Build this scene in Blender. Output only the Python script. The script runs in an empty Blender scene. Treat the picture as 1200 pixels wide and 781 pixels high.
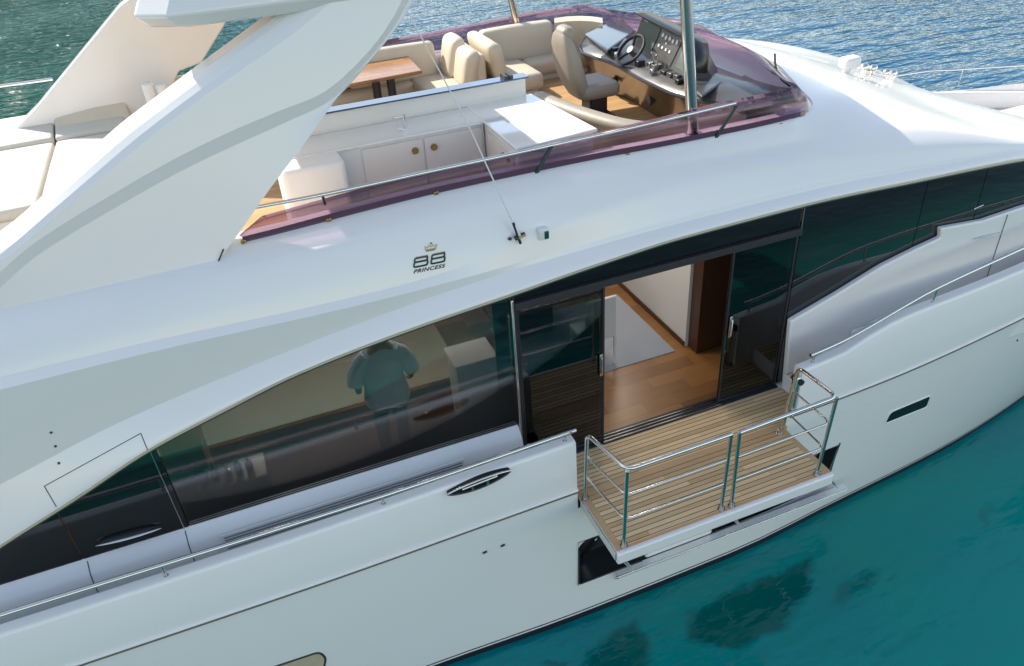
import bpy, bmesh, math, random
import numpy as np
from mathutils import Vector, Matrix
from mathutils.bvhtree import BVHTree
random.seed(4)
R = math.radians
scene = bpy.context.scene
COL = scene.collection

# ------------------------------------------------------------------ camera
FPX = 920.0
YAW, PITCH, ROLL = -.339, .592, -.074
CAM = Vector((-3.023, -5.823, 5.89))
_cy, _sy, _cp, _sp = math.cos(YAW), math.sin(YAW), math.cos(PITCH), math.sin(PITCH)
FWD = Vector((-_sy*_cp, _cy*_cp, -_sp)); _r = Vector((_cy, _sy, 0)); _u = _r.cross(FWD)
RIGHT = math.cos(ROLL)*_r + math.sin(ROLL)*_u
UP = -math.sin(ROLL)*_r + math.cos(ROLL)*_u
cd = bpy.data.cameras.new('camera'); cam = bpy.data.objects.new('camera', cd); COL.objects.link(cam)
cd.sensor_width = 36; cd.lens = 36*FPX/1200; cd.clip_start = .1; cd.clip_end = 6000
cam.matrix_world = Matrix.Translation(CAM) @ Matrix((RIGHT, UP, -FWD)).transposed().to_4x4()
scene.camera = cam

# ------------------------------------------------------------------ light
SUN_TO = Vector((-.62, 1.0, 1.0)).normalized()      # towards the sun: port side, a little aft
w = bpy.data.worlds.new("World"); scene.world = w; w.use_nodes = True
nt = w.node_tree; bg = nt.nodes['Background']
sky = nt.nodes.new('ShaderNodeTexSky'); sky.sky_type = 'NISHITA'; sky.sun_disc = False
sky.sun_elevation = math.asin(SUN_TO.z); sky.sun_rotation = math.atan2(SUN_TO.x, SUN_TO.y)
sky.air_density = 1.0; sky.dust_density = .5; sky.ozone_density = 1.0
tw_ = nt.nodes.new('ShaderNodeMix'); tw_.data_type = 'RGBA'; tw_.blend_type = 'MULTIPLY'; tw_.inputs['Factor'].default_value = 1
tw_.inputs['B'].default_value = (1.17, 1.0, .83, 1); nt.links.new(sky.outputs[0], tw_.inputs['A']); nt.links.new(tw_.outputs['Result'], bg.inputs[0]); bg.inputs[1].default_value = .15
sd = bpy.data.lights.new('sun', 'SUN'); sun = bpy.data.objects.new('sun', sd); COL.objects.link(sun)
sd.energy = 3.1; sd.angle = R(.6); sd.color = (1, .93, .82)
sun.rotation_euler = (-SUN_TO).to_track_quat('-Z', 'Y').to_euler()
sun.location = (-20, 40, 40)
vs = scene.view_settings
vs.view_transform = 'Standard'; vs.look = 'None'; vs.gamma = 1; vs.exposure = 1.18
scene.cycles.transparent_max_bounces = 32; scene.cycles.max_bounces = 14

# ------------------------------------------------------------------ helpers
def ray(px, py):
    return (RIGHT*((px-600)/FPX) - UP*((py-390.5)/FPX) + FWD)
def P(px, py, x=None, y=None, z=None):
    """a pixel of the photo on a plane of the place (x, y or z constant, or y a function of the point)"""
    d = ray(px, py)
    if callable(y):
        yy = y(0, 0)
        for _ in range(12):
            t = (yy-CAM.y)/d.y; p = CAM+d*t; yy = y(p.x, p.z)
        return CAM+d*((yy-CAM.y)/d.y)
    if y is not None: t = (y-CAM.y)/d.y
    elif z is not None: t = (z-CAM.z)/d.z
    else: t = (x-CAM.x)/d.x
    return CAM+d*t
def interp(tab):
    xs = [a for a, b in tab]; ys = [b for a, b in tab]
    n = len(xs); h = [xs[i+1]-xs[i] for i in range(n-1)]; dl = [(ys[i+1]-ys[i])/h[i] for i in range(n-1)]
    m = [dl[0]]+[0 if dl[i-1]*dl[i] <= 0 else 2*dl[i-1]*dl[i]/(dl[i-1]+dl[i]) for i in range(1, n-1)]+[dl[-1]]
    def f(x, *_):
        if x <= xs[0]: return ys[0]+m[0]*(x-xs[0])
        if x >= xs[-1]: return ys[-1]+m[-1]*(x-xs[-1])
        i = 0
        while x > xs[i+1]: i += 1
        t = (x-xs[i])/h[i]
        return (ys[i]*(1+2*t)*(1-t)**2 + h[i]*m[i]*t*(1-t)**2 + ys[i+1]*t*t*(3-2*t) + h[i]*m[i+1]*t*t*(t-1))
    return f

ORG = {}
def empty(name, loc, label, cat, group=None):
    o = bpy.data.objects.new(name, None); COL.objects.link(o); o.location = loc; o.empty_display_size = .3
    o['label'] = label; o['category'] = cat
    if group: o['group'] = group
    ORG[o] = Vector(loc); return o
class MB:
    def __init__(s): s.v = []; s.f = []; s.crease = []
    def add(s, vs, fs):
        b = len(s.v); s.v += [Vector(v) for v in vs]; s.f += [tuple(i+b for i in f) for f in fs]; return b
    def box(s, x0, x1, y0, y1, z0, z1):
        s.add([(x0,y0,z0),(x1,y0,z0),(x1,y1,z0),(x0,y1,z0),(x0,y0,z1),(x1,y0,z1),(x1,y1,z1),(x0,y1,z1)],
              [(0,3,2,1),(4,5,6,7),(0,1,5,4),(1,2,6,5),(2,3,7,6),(3,0,4,7)]); return s
    def hexa(s, b4, t4):
        s.add(list(b4)+list(t4), [(0,3,2,1),(4,5,6,7),(0,1,5,4),(1,2,6,5),(2,3,7,6),(3,0,4,7)]); return s
    def slab(s, pts, d):
        """closed outline of 3-D points given a thickness vector d"""
        n = len(pts); d = Vector(d)
        s.add([Vector(p) for p in pts]+[Vector(p)+d for p in pts],
              [tuple(range(n)), tuple(reversed(range(n, 2*n)))]+[(i, n+i, n+(i+1) % n, (i+1) % n) for i in range(n)]); return s
    def grid(s, rows, close=False, skip=None):
        n = len(rows[0]); b = len(s.v)
        for r in rows: s.v += [Vector(p) for p in r]
        m = len(rows)
        for i in range(m-1):
            for j in range(n-1 if not close else n):
                if skip and skip(i, j): continue
                s.f.append((b+i*n+j, b+i*n+(j+1) % n, b+(i+1)*n+(j+1) % n, b+(i+1)*n+j))
        return s
    def tube(s, pts, r, n=10, cap=True, flat=1):
        pts = [Vector(p) for p in pts]; rows = []
        prev = None
        for i, p in enumerate(pts):
            a = pts[max(i-1, 0)]; c = pts[min(i+1, len(pts)-1)]
            t = (c-a).normalized()
            if prev is None:
                ref = Vector((0, 0, 1)) if abs(t.z) < .9 else Vector((0, 1, 0))
                nrm = t.cross(ref).normalized()
            else:
                nrm = (prev - t*prev.dot(t)).normalized()
            prev = nrm; bn = t.cross(nrm)
            rr = r[i] if isinstance(r, (list, tuple)) else r
            rows.append([p+nrm*math.cos(2*math.pi*k/n)*rr+bn*math.sin(2*math.pi*k/n)*rr*flat for k in range(n)])
        b = len(s.v); s.grid(rows, close=True)
        if cap:
            s.f.append(tuple(b+k for k in reversed(range(n)))); s.f.append(tuple(b+(len(rows)-1)*n+k for k in range(n)))
        return s
    def cyl(s, a, b, r, n=16): return s.tube([a, b], r, n)
    def sphere(s, c, r, n=12, sc=(1, 1, 1)):
        rows = []
        for i in range(n//2+1):
            ph = math.pi*i/(n//2)
            rows.append([Vector(c)+Vector((math.sin(ph)*math.cos(2*math.pi*k/n)*r*sc[0], math.sin(ph)*math.sin(2*math.pi*k/n)*r*sc[1], math.cos(ph)*r*sc[2])) for k in range(n)])
        return s.grid(rows, close=True)
    def mirror(s, yc):
        b = len(s.v); s.v += [Vector((v.x, 2*yc-v.y, v.z)) for v in s.v[:b]]
        s.f += [tuple(b+i for i in reversed(f)) for f in s.f[:]]; return s
    def out(s, name, mat, parent=None, smooth=False, bevel=0, seg=2, sub=0, label=None, cat=None, group=None, kind=None, solid=0, angle=40, loc=None, merge=False, creases=None):
        if parent is not None: org = ORG[parent]
        elif loc is not None: org = Vector(loc)
        else: org = Vector((0, 0, 0))
        me = bpy.data.meshes.new(name); me.from_pydata([v-org for v in s.v], [], s.f)
        if merge:
            bm = bmesh.new(); bm.from_mesh(me); bmesh.ops.remove_doubles(bm, verts=bm.verts, dist=merge if merge is not True else .0005); bm.to_mesh(me); bm.free()
        bm = bmesh.new(); bm.from_mesh(me); bmesh.ops.recalc_face_normals(bm, faces=bm.faces)
        if creases:
            cl = bm.edges.layers.float.new('crease_edge')
            for e in bm.edges:
                cc = creases(e.verts[0].index, e.verts[1].index)
                if cc: e[cl] = cc
                if cc >= 1: e.smooth = False
        bm.to_mesh(me); bm.free()
        o = bpy.data.objects.new(name, me); COL.objects.link(o)
        me.materials.append(MAT[mat] if isinstance(mat, str) else mat)
        if parent is not None: o.parent = parent
        else: o.location = org
        ORG[o] = org
        if solid:
            m = o.modifiers.new('solid', 'SOLIDIFY'); m.thickness = solid; m.offset = 0
        if bevel:
            m = o.modifiers.new('bevel', 'BEVEL'); m.width = bevel; m.segments = seg; m.limit_method = 'ANGLE'; m.angle_limit = R(35)
        if sub:
            m = o.modifiers.new('sub', 'SUBSURF'); m.levels = sub; m.render_levels = sub
        if smooth or bevel or sub:
            for p in me.polygons: p.use_smooth = True
            if not sub: me.set_sharp_from_angle(angle=R(angle))
        if label: o['label'] = label
        if cat: o['category'] = cat
        if group: o['group'] = group
        if kind: o['kind'] = kind
        return o
def fillet(pts, r, n=5):
    pts = [Vector(p) for p in pts]; out = [pts[0]]
    for i in range(1, len(pts)-1):
        a, b, c = pts[i-1], pts[i], pts[i+1]
        u = (a-b); v = (c-b); d = min(r, u.length*.45, v.length*.45); p0 = b+u.normalized()*d; p1 = b+v.normalized()*d
        for k in range(n+1):
            t = k/n; out.append(p0*(1-t)**2+b*2*t*(1-t)+p1*t*t)
    out.append(pts[-1]); return out
def smoothpath(pts, n=6):
    pts = [Vector(p) for p in pts]; q = [2*pts[0]-pts[1]]+pts+[2*pts[-1]-pts[-2]]; out = []
    for i in range(1, len(q)-2):
        for k in range(n):
            t = k/n; a, b, c, d = q[i-1], q[i], q[i+1], q[i+2]
            out.append(.5*((2*b)+(c-a)*t+(2*a-5*b+4*c-d)*t*t+(3*b-a-3*c+d)*t**3))
    out.append(pts[-1]); return out

# ------------------------------------------------------------------ materials
MAT = {}
def mat(name, base=(.8,.8,.8), rough=.5, metal=0, coat=0, spec=.5, noise=None, bump=None, ior=None):
    m = bpy.data.materials.new(name); m.use_nodes = True; MAT[name] = m
    t = m.node_tree; b = t.nodes['Principled BSDF']
    b.inputs['Base Color'].default_value = (*base, 1); b.inputs['Roughness'].default_value = rough
    b.inputs['Metallic'].default_value = metal; b.inputs['Coat Weight'].default_value = coat; b.inputs['Coat Roughness'].default_value = .04
    b.inputs['Specular IOR Level'].default_value = spec
    tc = t.nodes.new('ShaderNodeTexCoord')
    if noise:
        sc, amt = noise
        n = t.nodes.new('ShaderNodeTexNoise'); n.inputs['Scale'].default_value = sc; n.inputs['Detail'].default_value = 5
        t.links.new(tc.outputs['Object'], n.inputs['Vector'])
        mx = t.nodes.new('ShaderNodeMix'); mx.data_type = 'RGBA'
        mx.inputs['A'].default_value = (*[c*(1-amt) for c in base], 1); mx.inputs['B'].default_value = (*[min(1, c*(1+amt)) for c in base], 1)
        t.links.new(n.outputs['Fac'], mx.inputs['Factor']); t.links.new(mx.outputs['Result'], b.inputs['Base Color'])
        mr = t.nodes.new('ShaderNodeMapRange'); mr.inputs['To Min'].default_value = rough*.8; mr.inputs['To Max'].default_value = min(1, rough*1.25)
        t.links.new(n.outputs['Fac'], mr.inputs['Value']); t.links.new(mr.outputs['Result'], b.inputs['Roughness'])
    if bump:
        sc, st = bump
        n = t.nodes.new('ShaderNodeTexNoise'); n.inputs['Scale'].default_value = sc; n.inputs['Detail'].default_value = 4
        t.links.new(tc.outputs['Object'], n.inputs['Vector'])
        bp = t.nodes.new('ShaderNodeBump'); bp.inputs['Strength'].default_value = st; bp.inputs['Distance'].default_value = .01
        t.links.new(n.outputs['Fac'], bp.inputs['Height']); t.links.new(bp.outputs['Normal'], b.inputs['Normal'])
    return m
mat('gelcoat', (.83,.80,.77), .22, coat=.5, noise=(1.3,.02), bump=(1.6,.12))
mat('hull_gelcoat', (.83,.80,.77), .20, coat=.5, noise=(.9,.02), bump=(1.1,.14))
mat('white_satin', (.78,.77,.74), .4, noise=(3,.03))
mat('counter_gloss', (.80,.79,.77), .05, coat=1)
mat('cabinet_front', (.76,.72,.68), .3, coat=.2)
mat('steel', (.70,.68,.64), .13, 1, noise=(20,.06))
mat('dark_metal', (.04,.04,.045), .4, .4)
mat('black_glass', (.006,.007,.008), .02, coat=.3, spec=.8)
mat('black_plastic', (.012,.012,.013), .35)
mat('rubber', (.02,.02,.02), .6)
mat('antifoul', (.008,.012,.02), .5)
mat('stripe_dark', (.025,.025,.03), .55)
mat('gold', (.45,.34,.12), .25, .9)
mat('rub_strip', (.13,.12,.09), .35, .3)
mat('gutter_strip', (.42,.38,.26), .35, .4)
mat('beige_blind', (.48,.40,.27), .6, noise=(25,.2))
mat('dash_gloss', (.035,.045,.055), .12, coat=.6)
mat('green_metal', (.02,.05,.045), .25, .5)
mat('green_lens', (.0,.09,.06), .1, coat=1)
mat('vinyl_cream', (.62,.54,.42), .5, noise=(6,.04), bump=(9,.25))
mat('vinyl_taupe', (.30,.265,.22), .5, noise=(6,.05), bump=(9,.25))
mat('sunpad_white', (.60,.56,.48), .6, noise=(5,.04), bump=(7,.4))
mat('bronze_fascia', (.10,.065,.035), .25, .5, coat=.4)
mat('grey_dash', (.065,.063,.062), .3, coat=.3, noise=(8,.06))
mat('screen', (.10,.13,.12), .06, coat=1)
mat('gauge_white', (.75,.75,.72), .4)
mat('screen_blue', (.03,.14,.35), .2)
mat('carpet', (.30,.32,.36), .95, noise=(60,.12), bump=(250,.5))
mat('carpet_beige', (.44,.37,.28), .95, noise=(60,.12), bump=(250,.5))
mat('wall_panel', (.62,.60,.57), .55)
mat('ceiling', (.55,.53,.5), .7)
mat('interior_white', (.66,.65,.63), .4)
mat('blue_glass', (.02,.06,.16), .03, coat=1)  # blue of the mirrored sky put into the base colour
mat('shirt', (.68,.78,.88), .9, bump=(14,.6))
mat('trousers', (.02,.022,.03), .9)
mat('skin', (.38,.22,.15), .6)
mat('hair', (.02,.015,.012), .7)
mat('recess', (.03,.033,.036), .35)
mat('screen_base', (.10,.05,.08), .2, coat=.5)
mat('foredeck_grey', (.55,.55,.54), .6, noise=(4,.04))
mat('vent_grey', (.20,.22,.26), .5)
mat('piping', (.42,.37,.30), .6)
mat('towel', (.8,.79,.76), .95, bump=(60,.6))

lg = bpy.data.materials.new('lamp_glow'); lg.use_nodes = True; MAT['lamp_glow'] = lg
lg.node_tree.nodes['Principled BSDF'].inputs['Emission Color'].default_value = (1,.85,.6,1); lg.node_tree.nodes['Principled BSDF'].inputs['Emission Strength'].default_value = 4
def planks(name, c1, c2, caulk, width, axis, length=None, rough=.55, line=.10, noise_sc=30):
    m = bpy.data.materials.new(name); m.use_nodes = True; MAT[name] = m
    t = m.node_tree; b = t.nodes['Principled BSDF']; N = t.nodes.new; L = t.links.new
    geo = N('ShaderNodeNewGeometry'); sp = N('ShaderNodeSeparateXYZ'); L(geo.outputs['Position'], sp.inputs[0])
    a = sp.outputs['Y' if axis == 'x' else 'X']; along = sp.outputs['X' if axis == 'x' else 'Y']
    dv = N('ShaderNodeMath'); dv.operation = 'DIVIDE'; L(a, dv.inputs[0]); dv.inputs[1].default_value = width
    fl = N('ShaderNodeMath'); fl.operation = 'FLOOR'; L(dv.outputs[0], fl.inputs[0])
    fr = N('ShaderNodeMath'); fr.operation = 'FRACT'; L(dv.outputs[0], fr.inputs[0])
    wn = N('ShaderNodeTexWhiteNoise'); wn.noise_dimensions = '2D'
    cb = N('ShaderNodeCombineXYZ'); L(fl.outputs[0], cb.inputs[0])
    lo = N('ShaderNodeMath'); lo.operation = 'MULTIPLY_ADD'; L(fl.outputs[0], lo.inputs[0]); lo.inputs[1].default_value = .37; 
    dl = N('ShaderNodeMath'); dl.operation = 'DIVIDE'; L(along, dl.inputs[0]); dl.inputs[1].default_value = length or 1.7
    L(dl.outputs[0], lo.inputs[2]); f2 = N('ShaderNodeMath'); f2.operation = 'FLOOR'; L(lo.outputs[0], f2.inputs[0])
    L(f2.outputs[0], cb.inputs[1]); L(cb.outputs[0], wn.inputs['Vector'])
    mp = N('ShaderNodeMapping'); L(geo.outputs['Position'], mp.inputs[0])
    mp.inputs['Scale'].default_value = (1.5, noise_sc, 1) if axis == 'x' else (noise_sc, 1.5, 1)
    no = N('ShaderNodeTexNoise'); no.inputs['Scale'].default_value = 3; no.inputs['Detail'].default_value = 6; L(mp.outputs[0], no.inputs['Vector'])
    ad = N('ShaderNodeMath'); ad.operation = 'MULTIPLY_ADD'; L(wn.outputs['Value'], ad.inputs[0]); ad.inputs[1].default_value = .75
    sb = N('ShaderNodeMath'); sb.operation = 'MULTIPLY_ADD'; L(no.outputs['Fac'], sb.inputs[0]); sb.inputs[1].default_value = .9; sb.inputs[2].default_value = -.2
    L(sb.outputs[0], ad.inputs[2])
    mx = N('ShaderNodeMix'); mx.data_type = 'RGBA'; mx.inputs['A'].default_value = (*c1, 1); mx.inputs['B'].default_value = (*c2, 1); L(ad.outputs[0], mx.inputs['Factor'])
    gt = N('ShaderNodeMath'); gt.operation = 'LESS_THAN'; L(fr.outputs[0], gt.inputs[0]); gt.inputs[1].default_value = line
    m2 = N('ShaderNodeMix'); m2.data_type = 'RGBA'; L(gt.outputs[0], m2.inputs['Factor']); L(mx.outputs['Result'], m2.inputs['A']); m2.inputs['B'].default_value = (*caulk, 1)
    L(m2.outputs['Result'], b.inputs['Base Color']); b.inputs['Roughness'].default_value = rough
    return m
planks('teak_deck', (.46,.28,.12), (.80,.55,.30), (.035,.028,.022), .058, 'x', rough=.65, line=.13)
planks('teak_border', (.44,.25,.12), (.60,.38,.19), (.3,.2,.12), 3.0, 'x', rough=.6, line=.0)
planks('fly_teak', (.42,.24,.10), (.58,.36,.17), (.10,.06,.035), .075, 'x', rough=.55, line=.06)
planks('saloon_floor', (.085,.035,.010), (.30,.135,.040), (.12,.06,.03), .19, 'x', length=1.1, rough=.35, line=.02)
planks('dark_wood', (.035,.014,.008), (.075,.030,.014), (.03,.015,.01), .6, 'y', rough=.35, line=0)
planks('table_teak', (.27,.13,.055), (.38,.20,.09), (.16,.08,.04), .13, 'x', length=.3, rough=.22, line=.04)
planks('sideboard_wood', (.20,.10,.045), (.28,.15,.07), (.1,.05,.03), .5, 'y', rough=.4, line=0)

def glass(name, tint, ior=1.5, boost=1.0, refl=(1,1,1), rough=.0):
    m = bpy.data.materials.new(name); m.use_nodes = True; MAT[name] = m
    t = m.node_tree; t.nodes.clear(); N = t.nodes.new; L = t.links.new
    o = N('ShaderNodeOutputMaterial'); tr = N('ShaderNodeBsdfTransparent'); tr.inputs[0].default_value = (*tint, 1)
    gl = N('ShaderNodeBsdfGlossy'); gl.inputs['Roughness'].default_value = rough; gl.inputs['Color'].default_value = (*refl, 1)
    fr = N('ShaderNodeFresnel'); fr.inputs[0].default_value = ior
    mu = N('ShaderNodeMath'); mu.operation = 'MULTIPLY'; mu.use_clamp = True; mu.inputs[1].default_value = boost; L(fr.outputs[0], mu.inputs[0])
    mx = N('ShaderNodeMixShader'); L(mu.outputs[0], mx.inputs[0]); L(tr.outputs[0], mx.inputs[1]); L(gl.outputs[0], mx.inputs[2]); L(mx.outputs[0], o.inputs[0])
    return m
glass('window_tint', (.63,.63,.62), 1.5, 1.9)
glass('clear_window', (.95,.95,.95), 1.45, 1.0)
glass('door_tint', (.36,.40,.41), 1.5, 1.4)
glass('purple_screen', (.60,.50,.58), 1.45, .6)
glass('clear_screen', (.85,.86,.88), 1.45, 1.0)

# water
def water_mat():
    m = bpy.data.materials.new('sea_water'); m.use_nodes = True; MAT['sea_water'] = m
    t = m.node_tree; b = t.nodes['Principled BSDF']; N = t.nodes.new; L = t.links.new
    geo = N('ShaderNodeNewGeometry')
    # body colour: turquoise shallows by the boat, bluer and greener patches of the bottom
    n0 = N('ShaderNodeTexNoise'); n0.inputs['Scale'].default_value = .16; n0.inputs['Detail'].default_value = 3; L(geo.outputs['Position'], n0.inputs['Vector'])
    cr = N('ShaderNodeValToRGB'); L(n0.outputs['Fac'], cr.inputs[0])
    cr.color_ramp.elements[0].position = .38; cr.color_ramp.elements[0].color = (.0,.262,.180,1)
    cr.color_ramp.elements[1].position = .62; cr.color_ramp.elements[1].color = (.0,.200,.215,1)
    cur = cr.outputs[0]
    sy = N('ShaderNodeSeparateXYZ'); L(geo.outputs['Position'], sy.inputs[0])
    dm = N('ShaderNodeMapRange'); L(sy.outputs['Y'], dm.inputs['Value']); dm.inputs['From Min'].default_value = 1; dm.inputs['From Max'].default_value = 9
    dx = N('ShaderNodeMix'); dx.data_type = 'RGBA'; L(dm.outputs[0], dx.inputs['Factor']); L(cur, dx.inputs['A']); 
    xr = N('ShaderNodeMapRange'); L(sy.outputs['X'], xr.inputs['Value']); xr.inputs['From Min'].default_value = -4; xr.inputs['From Max'].default_value = 5
    xc_ = N('ShaderNodeMix'); xc_.data_type = 'RGBA'; L(xr.outputs[0], xc_.inputs['Factor']); xc_.inputs['A'].default_value = (.0,.075,.055,1); xc_.inputs['B'].default_value = (.004,.075,.150,1)  # far water bluer forward, the reflected sky's blue put into its body colour
    L(xc_.outputs['Result'], dx.inputs['B']); cur = dx.outputs['Result']
    d2 = N('ShaderNodeMapRange'); L(sy.outputs['Y'], d2.inputs['Value']); d2.inputs['From Min'].default_value = -3.0; d2.inputs['From Max'].default_value = -6.5
    dy_ = N('ShaderNodeMix'); dy_.data_type = 'RGBA'; L(d2.outputs[0], dy_.inputs['Factor']); L(cur, dy_.inputs['A']); dy_.inputs['B'].default_value = (.002,.022,.028,1); cur = dy_.outputs['Result']  # near-side sea colour darkened to weaken its teal bounce and reflections
    # dark patches with ragged edges
    nd = N('ShaderNodeTexNoise'); nd.inputs['Scale'].default_value = 3.5; nd.inputs['Detail'].default_value = 7; L(geo.outputs['Position'], nd.inputs['Vector'])
    sub = N('ShaderNodeVectorMath'); sub.operation = 'SUBTRACT'; L(nd.outputs['Color'], sub.inputs[0]); sub.inputs[1].default_value = (.5,.5,.5)
    scl = N('ShaderNodeVectorMath'); scl.operation = 'SCALE'; L(sub.outputs[0], scl.inputs[0]); scl.inputs['Scale'].default_value = .28
    ad = N('ShaderNodeVectorMath'); ad.operation = 'ADD'; L(geo.outputs['Position'], ad.inputs[0]); L(scl.outputs[0], ad.inputs[1])
    sx = N('ShaderNodeSeparateXYZ'); L(ad.outputs[0], sx.inputs[0])
    for poly, dark, soft in (([(806,752),(812,712),(880,684),(952,648),(950,692),(920,735),(862,760)], .72, .05), ([(676,800),(690,768),(742,728),(758,745),(765,800)], .7, .06),
                             ([(976,707),(980,690),(1010,672),(1030,667),(1024,682),(994,704)], .40, .04), ([(628,782),(640,772),(664,775),(660,786)], .5, .03),
                             ([(1146,618),(1150,598),(1166,592),(1160,606),(1158,618)], .3, .03)):
        q = [P(a, c, z=-2.1) for a, c in poly]; cx = sum(v.x for v in q)/len(q); cy = sum(v.y for v in q)/len(q); acc = None
        for k in range(len(q)):
            a, c = q[k], q[(k+1) % len(q)]; nx, ny = (c.y-a.y), -(c.x-a.x); l_ = math.hypot(nx, ny); nx /= l_; ny /= l_
            if nx*(cx-a.x)+ny*(cy-a.y) > 0: nx, ny = -nx, -ny
            dt = N('ShaderNodeVectorMath'); dt.operation = 'DOT_PRODUCT'; L(ad.outputs[0], dt.inputs[0]); dt.inputs[1].default_value = (nx, ny, 0)
            sb_ = N('ShaderNodeMath'); sb_.operation = 'SUBTRACT'; L(dt.outputs['Value'], sb_.inputs[0]); sb_.inputs[1].default_value = nx*a.x+ny*a.y
            if acc is None: acc = sb_
            else:
                mxm = N('ShaderNodeMath'); mxm.operation = 'MAXIMUM'; L(acc.outputs[0], mxm.inputs[0]); L(sb_.outputs[0], mxm.inputs[1]); acc = mxm
        mr = N('ShaderNodeMapRange'); L(acc.outputs[0], mr.inputs['Value']); mr.inputs['From Min'].default_value = -soft; mr.inputs['From Max'].default_value = soft; mr.inputs['To Min'].default_value = dark; mr.inputs['To Max'].default_value = 0
        mx = N('ShaderNodeMix'); mx.data_type = 'RGBA'; L(mr.outputs[0], mx.inputs['Factor']); L(cur, mx.inputs['A']); mx.inputs['B'].default_value = (.0,.065,.055,1); cur = mx.outputs['Result']
    L(cur, b.inputs['Base Color'])
    b.inputs['Roughness'].default_value = .04; b.inputs['IOR'].default_value = 1.33
    mp1 = N('ShaderNodeMapping'); L(geo.outputs['Position'], mp1.inputs[0]); mp1.inputs['Rotation'].default_value = (0,0,R(-28)); mp1.inputs['Scale'].default_value = (.55,1.5,1)
    w1 = N('ShaderNodeTexNoise'); w1.inputs['Scale'].default_value = .72; w1.inputs['Detail'].default_value = 3; w1.inputs['Roughness'].default_value = .5; L(mp1.outputs[0], w1.inputs['Vector'])
    w2 = N('ShaderNodeTexNoise'); w2.inputs['Scale'].default_value = 3.6; w2.inputs['Detail'].default_value = 2; L(mp1.outputs[0], w2.inputs['Vector'])
    # calmer in the lee of the hull on the near side
    sp = N('ShaderNodeSeparateXYZ'); L(geo.outputs['Position'], sp.inputs[0])
    amp = N('ShaderNodeMapRange'); L(sp.outputs['Y'], amp.inputs['Value']); amp.inputs['From Min'].default_value = -1; amp.inputs['From Max'].default_value = 7
    amp.inputs['To Min'].default_value = .16; amp.inputs['To Max'].default_value = 1.0
    gn = N('ShaderNodeTexNoise'); gn.inputs['Scale'].default_value = .07; gn.inputs['Detail'].default_value = 2; L(geo.outputs['Position'], gn.inputs['Vector'])
    gm = N('ShaderNodeMapRange'); L(gn.outputs['Fac'], gm.inputs['Value']); gm.inputs['From Min'].default_value = .35; gm.inputs['From Max'].default_value = .65; gm.inputs['To Min'].default_value = .6; gm.inputs['To Max'].default_value = 1.25
    lf = N('ShaderNodeMapRange'); L(sp.outputs['X'], lf.inputs['Value']); lf.inputs['From Min'].default_value = -6; lf.inputs['From Max'].default_value = 4; lf.inputs['To Min'].default_value = 2.8; lf.inputs['To Max'].default_value = .9
    am3 = N('ShaderNodeMath'); am3.operation = 'MULTIPLY'; L(gm.outputs[0], am3.inputs[0]); L(lf.outputs[0], am3.inputs[1]); gm = am3
    am2 = N('ShaderNodeMath'); am2.operation = 'MULTIPLY'; L(amp.outputs[0], am2.inputs[0]); L(gm.outputs[0], am2.inputs[1]); amp = am2
    b1 = N('ShaderNodeBump'); b1.inputs['Distance'].default_value = .42; L(w1.outputs['Fac'], b1.inputs['Height']); L(amp.outputs[0], b1.inputs['Strength'])
    b2 = N('ShaderNodeBump'); b2.inputs['Distance'].default_value = .075; L(w2.outputs['Fac'], b2.inputs['Height']); L(amp.outputs[0], b2.inputs['Strength']); L(b1.outputs[0], b2.inputs['Normal'])
    L(b2.outputs[0], b.inputs['Normal'])
water_mat()

# ------------------------------------------------------------------ water
ZW = -2.1
o = MB().grid([[(x, y, ZW) for x in (-2500, -60, -15, 0, 15, 60, 2500)] for y in (-2500, -60, -15, 0, 15, 60, 2500)]).out('water', 'sea_water', kind='structure')

# wooded hills across the bay (out of frame, mirrored in the water and the glass)
mat('hill_forest', (.035,.060,.025), .95, noise=(.05,.5))
rr = []
for i, X in enumerate(np.linspace(-520, 900, 110)):
    k = min(1, max(0, (60-X)/110))**.8
    H = (74*k+(1-k)*8)*(.85+.15*math.sin(X*.031)+.08*math.sin(X*.09+1)); o_ = 90*(1-k)+.12*min(abs(X+60), 400)
    if X > 300: o_ -= (X-300)*.5
    rr.append([(X, 150+o_, -3), (X, 175+o_, -2.3+H*.35+2*math.sin(X*.2)), (X, 230+o_, -2.2+H*.85+3*math.sin(X*.13)), (X, 290+o_, -2.1+H), (X, 420+o_, -3)])
MB().grid(rr).out('hill', 'hill_forest', kind='structure', smooth=True)
# ------------------------------------------------------------------ the yacht
YC = 2.95
yacht = empty('motor_yacht', (0, YC, ZW), 'large white flybridge motor yacht afloat, a fold-down teak balcony open on its side', 'yacht')
yw = interp([(-12,-.30),(-6,-.42),(-2.25,-.50),(-.5,-.56),(1.5,-.54),(3.2,-.39),(5.2,-.20),(7.3,.18),(9,.75),(11,1.8),(12.8,2.93)])
yk = interp([(-12,-.56),(-6,-.62),(-2.25,-.65),(1.5,-.65),(3.2,-.63),(5.3,-.52),(7.3,-.30),(9,.10),(11.5,1.2),(14,2.93)])
zk = interp([(-12,.05),(-3.8,.05),(-.6,.10),(2.6,.14),(5.2,.27),(9,.6),(14,1.1)])
def hy(X, z):
    t = max(0, (zk(X)-z)/(zk(X)+2.1))
    return yk(X)+(yw(X)-yk(X))*t**1.5
OX0, OX1, OX2 = -.62, 1.93, 2.85        # balcony opening and recess in the hull side
ZR0, ZR1 = -1.44, -.70
xs = sorted(set([round(a, 3) for a in list(np.arange(-12, 14.01, .5))]+[OX0, OX1, OX2, -.3, 2.4]))
xs = [x for x in xs if not any(0 < abs(x-q) < .12 for q in (OX0, OX1, OX2))]
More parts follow.
